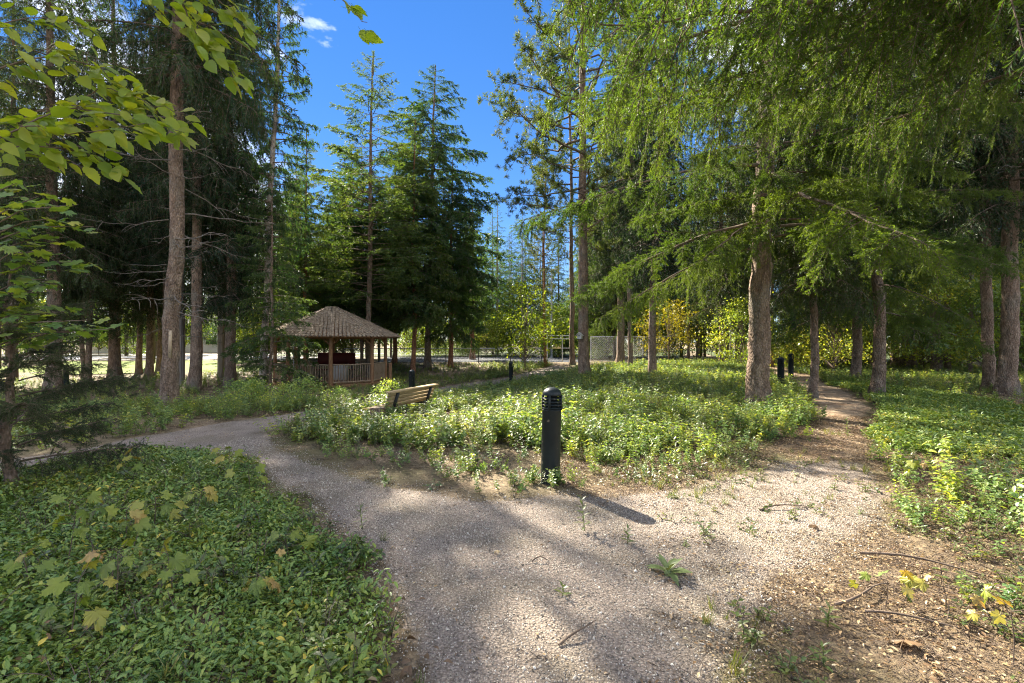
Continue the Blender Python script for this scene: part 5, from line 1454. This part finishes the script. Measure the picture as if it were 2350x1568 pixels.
bench_free = lambda x, y: ~((np.abs((x - bn.location.x) * math.cos(rz) + (y - bn.location.y) * math.sin(rz)) < 1.0) & (np.abs(-(x - bn.location.x) * math.sin(rz) + (y - bn.location.y) * math.cos(rz) - 0.3) < 0.42))

# periwinkle carpet
rg = np.random.default_rng(50)
C_PERI = make_protos('periwinkle_proto', [peri_clump(600 + i) for i in range(6)])
pts = cloud(26000, -9, 0.6, 1.0, 8, lambda x, y: inside(POLY_PERI, *wob(x, y, 0.2, 2.2, 8)) & (~on_path(x + 0.06, y) | (rg.random(x.shape) < 0.05)) & (vnoise(x, y, 2.6, 71) + 0.25 * rg.random(x.shape) > 0.22), rg)
scatter('periwinkle_ground_cover', 'dense dark green periwinkle carpet left of the gravel', pts, 0.6 + 0.7 * rg.random(len(pts)) * (0.6 + 0.7 * vnoise(pts[:, 0], pts[:, 1], 2.2, 40)), C_PERI, rg, 0.3)
C_MIX = make_protos('carpet_mix_proto', [sprig(880 + i, 0.16, 0.036 + 0.012 * (i % 3), M['leaf_weed'], nst=3, wr=0.32 + 0.1 * (i % 3), spread=0.8) for i in range(6)] + [grass_tuft(890), litter_piece(891, 0.045), litter_piece(892, 0.03)])
pts = cloud(2600, -9, 0.6, 1.2, 8, lambda x, y: inside(POLY_PERI, x, y) & (vnoise(x, y, 1.2, 72) > 0.3), rg)
pts[:, 2] += 0.03
scatter('carpet_weeds', 'mixed small weeds and dead leaves poking out of the periwinkle carpet', pts, 0.6 + 0.7 * rg.random(len(pts)), C_MIX, rg, 0.3)
# right-hand low carpet by the trail
POLY_RC = gxy([(1890, 885), (1990, 905), (2030, 940), (2020, 985), (1990, 1010), (2060, 1040), (2350, 1060), (2500, 1000), (2300, 930), (2050, 895)])
pts = cloud(30000, 3, 16, 5, 17, lambda x, y: inside(POLY_RC, x, y) & free(x, y), rg)
scatter('trailside_ground_cover', 'low dark green carpet right of the dirt trail', pts, 1.1 + 0.6 * rg.random(len(pts)), C_PERI, rg, 0.25)

# leafy shrub layer
C_SPRIG = make_protos('sprig_proto', [sprig(700 + i, 0.42 + 0.06 * (i % 3), 0.088, M['leaf_shrub'], nst=3 + i % 3, wr=0.6) for i in range(6)] + [sprig(730 + i, 0.5, 0.06 + 0.03 * i, M['leaf_weed'], nst=2 + i, wr=0.26, spread=0.5) for i in range(2)])
def mid_ok(x, y):
    x2, y2 = wob(x, y, 0.25, 1.3, 9)
    dens = 1.5 * np.clip(vnoise(x, y, 0.9, 12) + 0.7 * vnoise(x, y, 2.4, 13) - 0.38, 0.03, 1)
    front = sstep((y - (5.2 + 0.6 * np.clip(x, 0, 5) * 0.5)) / 1.6)
    return inside(POLY_MID, x2, y2) & free(x, y) & bench_free(x, y) & (rg.random(x.shape) < np.clip(dens * (0.18 + 0.95 * front), 0, 1))
pts = cloud(16000, -5, 12, 4.8, 14, mid_ok, rg)
sc_ = (0.46 + 0.5 * rg.random(len(pts)) ** 1.6) * (0.60 + 0.4 * sstep((pts[:, 1] - 5.3) / 1.8)) * (0.65 + 0.75 * vnoise(pts[:, 0], pts[:, 1], 1.1, 14))
scatter('shrub_undergrowth', 'knee-high leafy green undergrowth in the middle between the paths', pts, sc_, C_SPRIG, rg, 0.22)
pts = cloud(22000, -6, 16, 14, 34, lambda x, y: inside(POLY_MID, x, y) & free(x, y) & (rg.random(x.shape) < 0.75), rg)
scatter('far_shrub_undergrowth', 'green undergrowth farther back between the tree trunks', pts, 0.55 + 0.5 * rg.random(len(pts)), C_SPRIG, rg, 0.22)
# left strip beyond the path and round the gazebo
def left_ok(x, y):
    dens = 0.25 + 0.8 * vnoise(x, y, 0.6, 15)
    up = inside(np.concatenate([gxy(PATH_PX_UP), [[1.5, 34], [-12, 34], [-26, 22], [-16, 8.5]]]), x, y)
    dens = dens * np.where((x < -7.2 - 0.18 * (y - 9)) & (y > 12), 0.25, 1.0)
    return up & free(x, y) & bench_free(x, y) & (rg.random(x.shape) < dens)
pts = cloud(26000, -26, 3, 6.5, 33, left_ok, rg)
scatter('left_undergrowth', 'leafy undergrowth beyond the left path and around the gazebo', pts, (0.5 + 0.42 * rg.random(len(pts))) * np.where((pts[:, 1] > 15) & (np.abs(pts[:, 0] + 6.5) < 5), 0.6, 1.0), C_SPRIG, rg, 0.22)
# right-hand plants
POLY_R = np.array([[2.6, 3.6], [3.6, 2.7], [6.0, 2.2], [9, 4], [16, 12], [26, 24], [24, 36], [12, 36], [9, 22], [9.5, 14], [7.3, 9.0], [5.6, 6.6], [4.6, 5.4]])
def right_ok(x, y):
    dens = 0.2 + 0.9 * vnoise(x, y, 0.7, 21)
    dens = dens * (0.05 + 0.95 * sstep((x - 2.6 - 0.1 * y) / 2.2 + (y - 3.2) / 4.5))
    dens = np.where(inside(POLY_RC, x, y), dens * 0.12, dens)
    return inside(POLY_R, *wob(x, y, 0.3, 1.1, 22)) & free(x, y) & (rg.random(x.shape) < dens)
pts = cloud(26000, 2, 26, 2.4, 34, right_ok, rg)
scatter('right_undergrowth', 'leafy yellow-green undergrowth covering the right side', pts, 0.38 + 0.55 * rg.random(len(pts)) ** 1.5, C_SPRIG, rg, 0.25)

def fringe_ok(x, y):
    return free(x, y) & bench_free(x, y) & ~inside(POLY_PERI, x, y) & ((x > 2.4) | ((y > 4.6) & (x > -2.4))) & (vnoise(x, y, 1.4, 61) > 0.42)
pts = cloud(900, -2.5, 7, 2.3, 8.5, fringe_ok, rg)
bp_ = np.array([[gx + 0.17 * math.cos(a) * q, gy + 0.17 * math.sin(a) * q, float(hgt(gx, gy))] for a, q in ((3.4, 1.1), (4.1, 0.9), (4.7, 1.2), (5.3, 0.95), (5.9, 1.2), (2.6, 1.3), (0.4, 1.2), (1.5, 1.3))])
pts = np.concatenate([pts, bp_])
scatter('fringe_plants', 'scattered small leafy plants along the edges of gravel and litter', pts, 0.28 + 0.34 * rg.random(len(pts)), C_SPRIG, rg, 0.3)
# litter, grass tufts, low sprouts
C_LIT = make_protos('litter_proto', [litter_piece(800 + i, 0.022) for i in range(6)])
lit_zone = lambda x, y: free(x, y) & ((x > 0.6) | (y > 4.5))
def lit_ok(x, y):
    base = np.where(x > 0.4 + 0.02 * y, 1.0, 0.22)
    return (~on_path(x + 0.22 * rg.normal(size=x.shape), y + .22 * rg.normal(size=x.shape)) | (rg.random(x.shape) < np.where(x > 0.8, 0.14, 0.02 + 0.12 * (vnoise(x, y, 1.3, 81) > 0.62)))) & off_trunks(x, y) & (rg.random(x.shape) < base)
pts = cloud(34000, -6, 9, 1.8, 9.5, lit_ok, rg)
scatter('leaf_litter', 'brown dead leaves and needles strewn over the ground', pts, 0.45 + 0.7 * rg.random(len(pts)), C_LIT, rg, 0.1)
pts = cloud(12000, -16, 16, 9.5, 24, lambda x, y: free(x, y), rg)
scatter('far_leaf_litter', 'brown dead leaves on the ground farther back', pts, 1.0 + 1.0 * rg.random(len(pts)), C_LIT, rg, 0.1)
C_GRASS = make_protos('tuft_proto', [grass_tuft(820 + i) for i in range(4)])
pts = cloud(1500, -2, 7, 2.0, 8, lambda x, y: (vnoise(x, y, 1.5, 31) > 0.55) & off_trunks(x, y) & ((x > 1.0) | (rg.random(x.shape) < 0.12)) & ~inside(POLY_PERI, x, y), rg)
scatter('grass_tufts', 'sparse thin grass tufts on gravel and litter', pts, 0.4 + 0.6 * rg.random(len(pts)), C_GRASS, rg, 0.2)
C_SPROUT = make_protos('sprout_proto', [sprig(840 + i, 0.10, 0.042, M['leaf_weed'], nst=3, wr=0.5, spread=0.9) for i in range(4)])
pts = cloud(4200, -2, 7, 2.0, 8, lambda x, y: off_trunks(x, y) & ((x > 1.1 + 0.15 * rg.random(x.shape)) | (rg.random(x.shape) < 0.04)) & ~inside(POLY_PERI, x, y) & (vnoise(x, y, 1.1, 33) > 0.38) & (~on_path(x, y) | (rg.random(x.shape) < 0.12)), rg)
scatter('low_sprouts', 'small green sprouts scattered through the litter', pts, 0.5 + 0.8 * rg.random(len(pts)), C_SPROUT, rg, 0.2)
# gravel chips on the near path
C_CHIP = make_protos('chip_proto', [chip(860 + i) for i in range(8)])
pts = cloud(170000, -4.2, 3.4, 1.9, 7.5, lambda x, y: on_path(x + 0.12 * rg.normal(size=x.shape), y + 0.12 * rg.normal(size=x.shape)) & (rg.random(x.shape) < np.clip(5.0 / y ** 1.2, 0.1, 1)), rg)
pts[:, 2] += 0.009
scatter('gravel_chips', 'fine pale crushed stone of the path', pts, 0.0040 + 0.0045 * rg.random(len(pts)) ** 2 + 0.009 * (rg.random(len(pts)) > 0.985), C_CHIP, rg, 1.0)
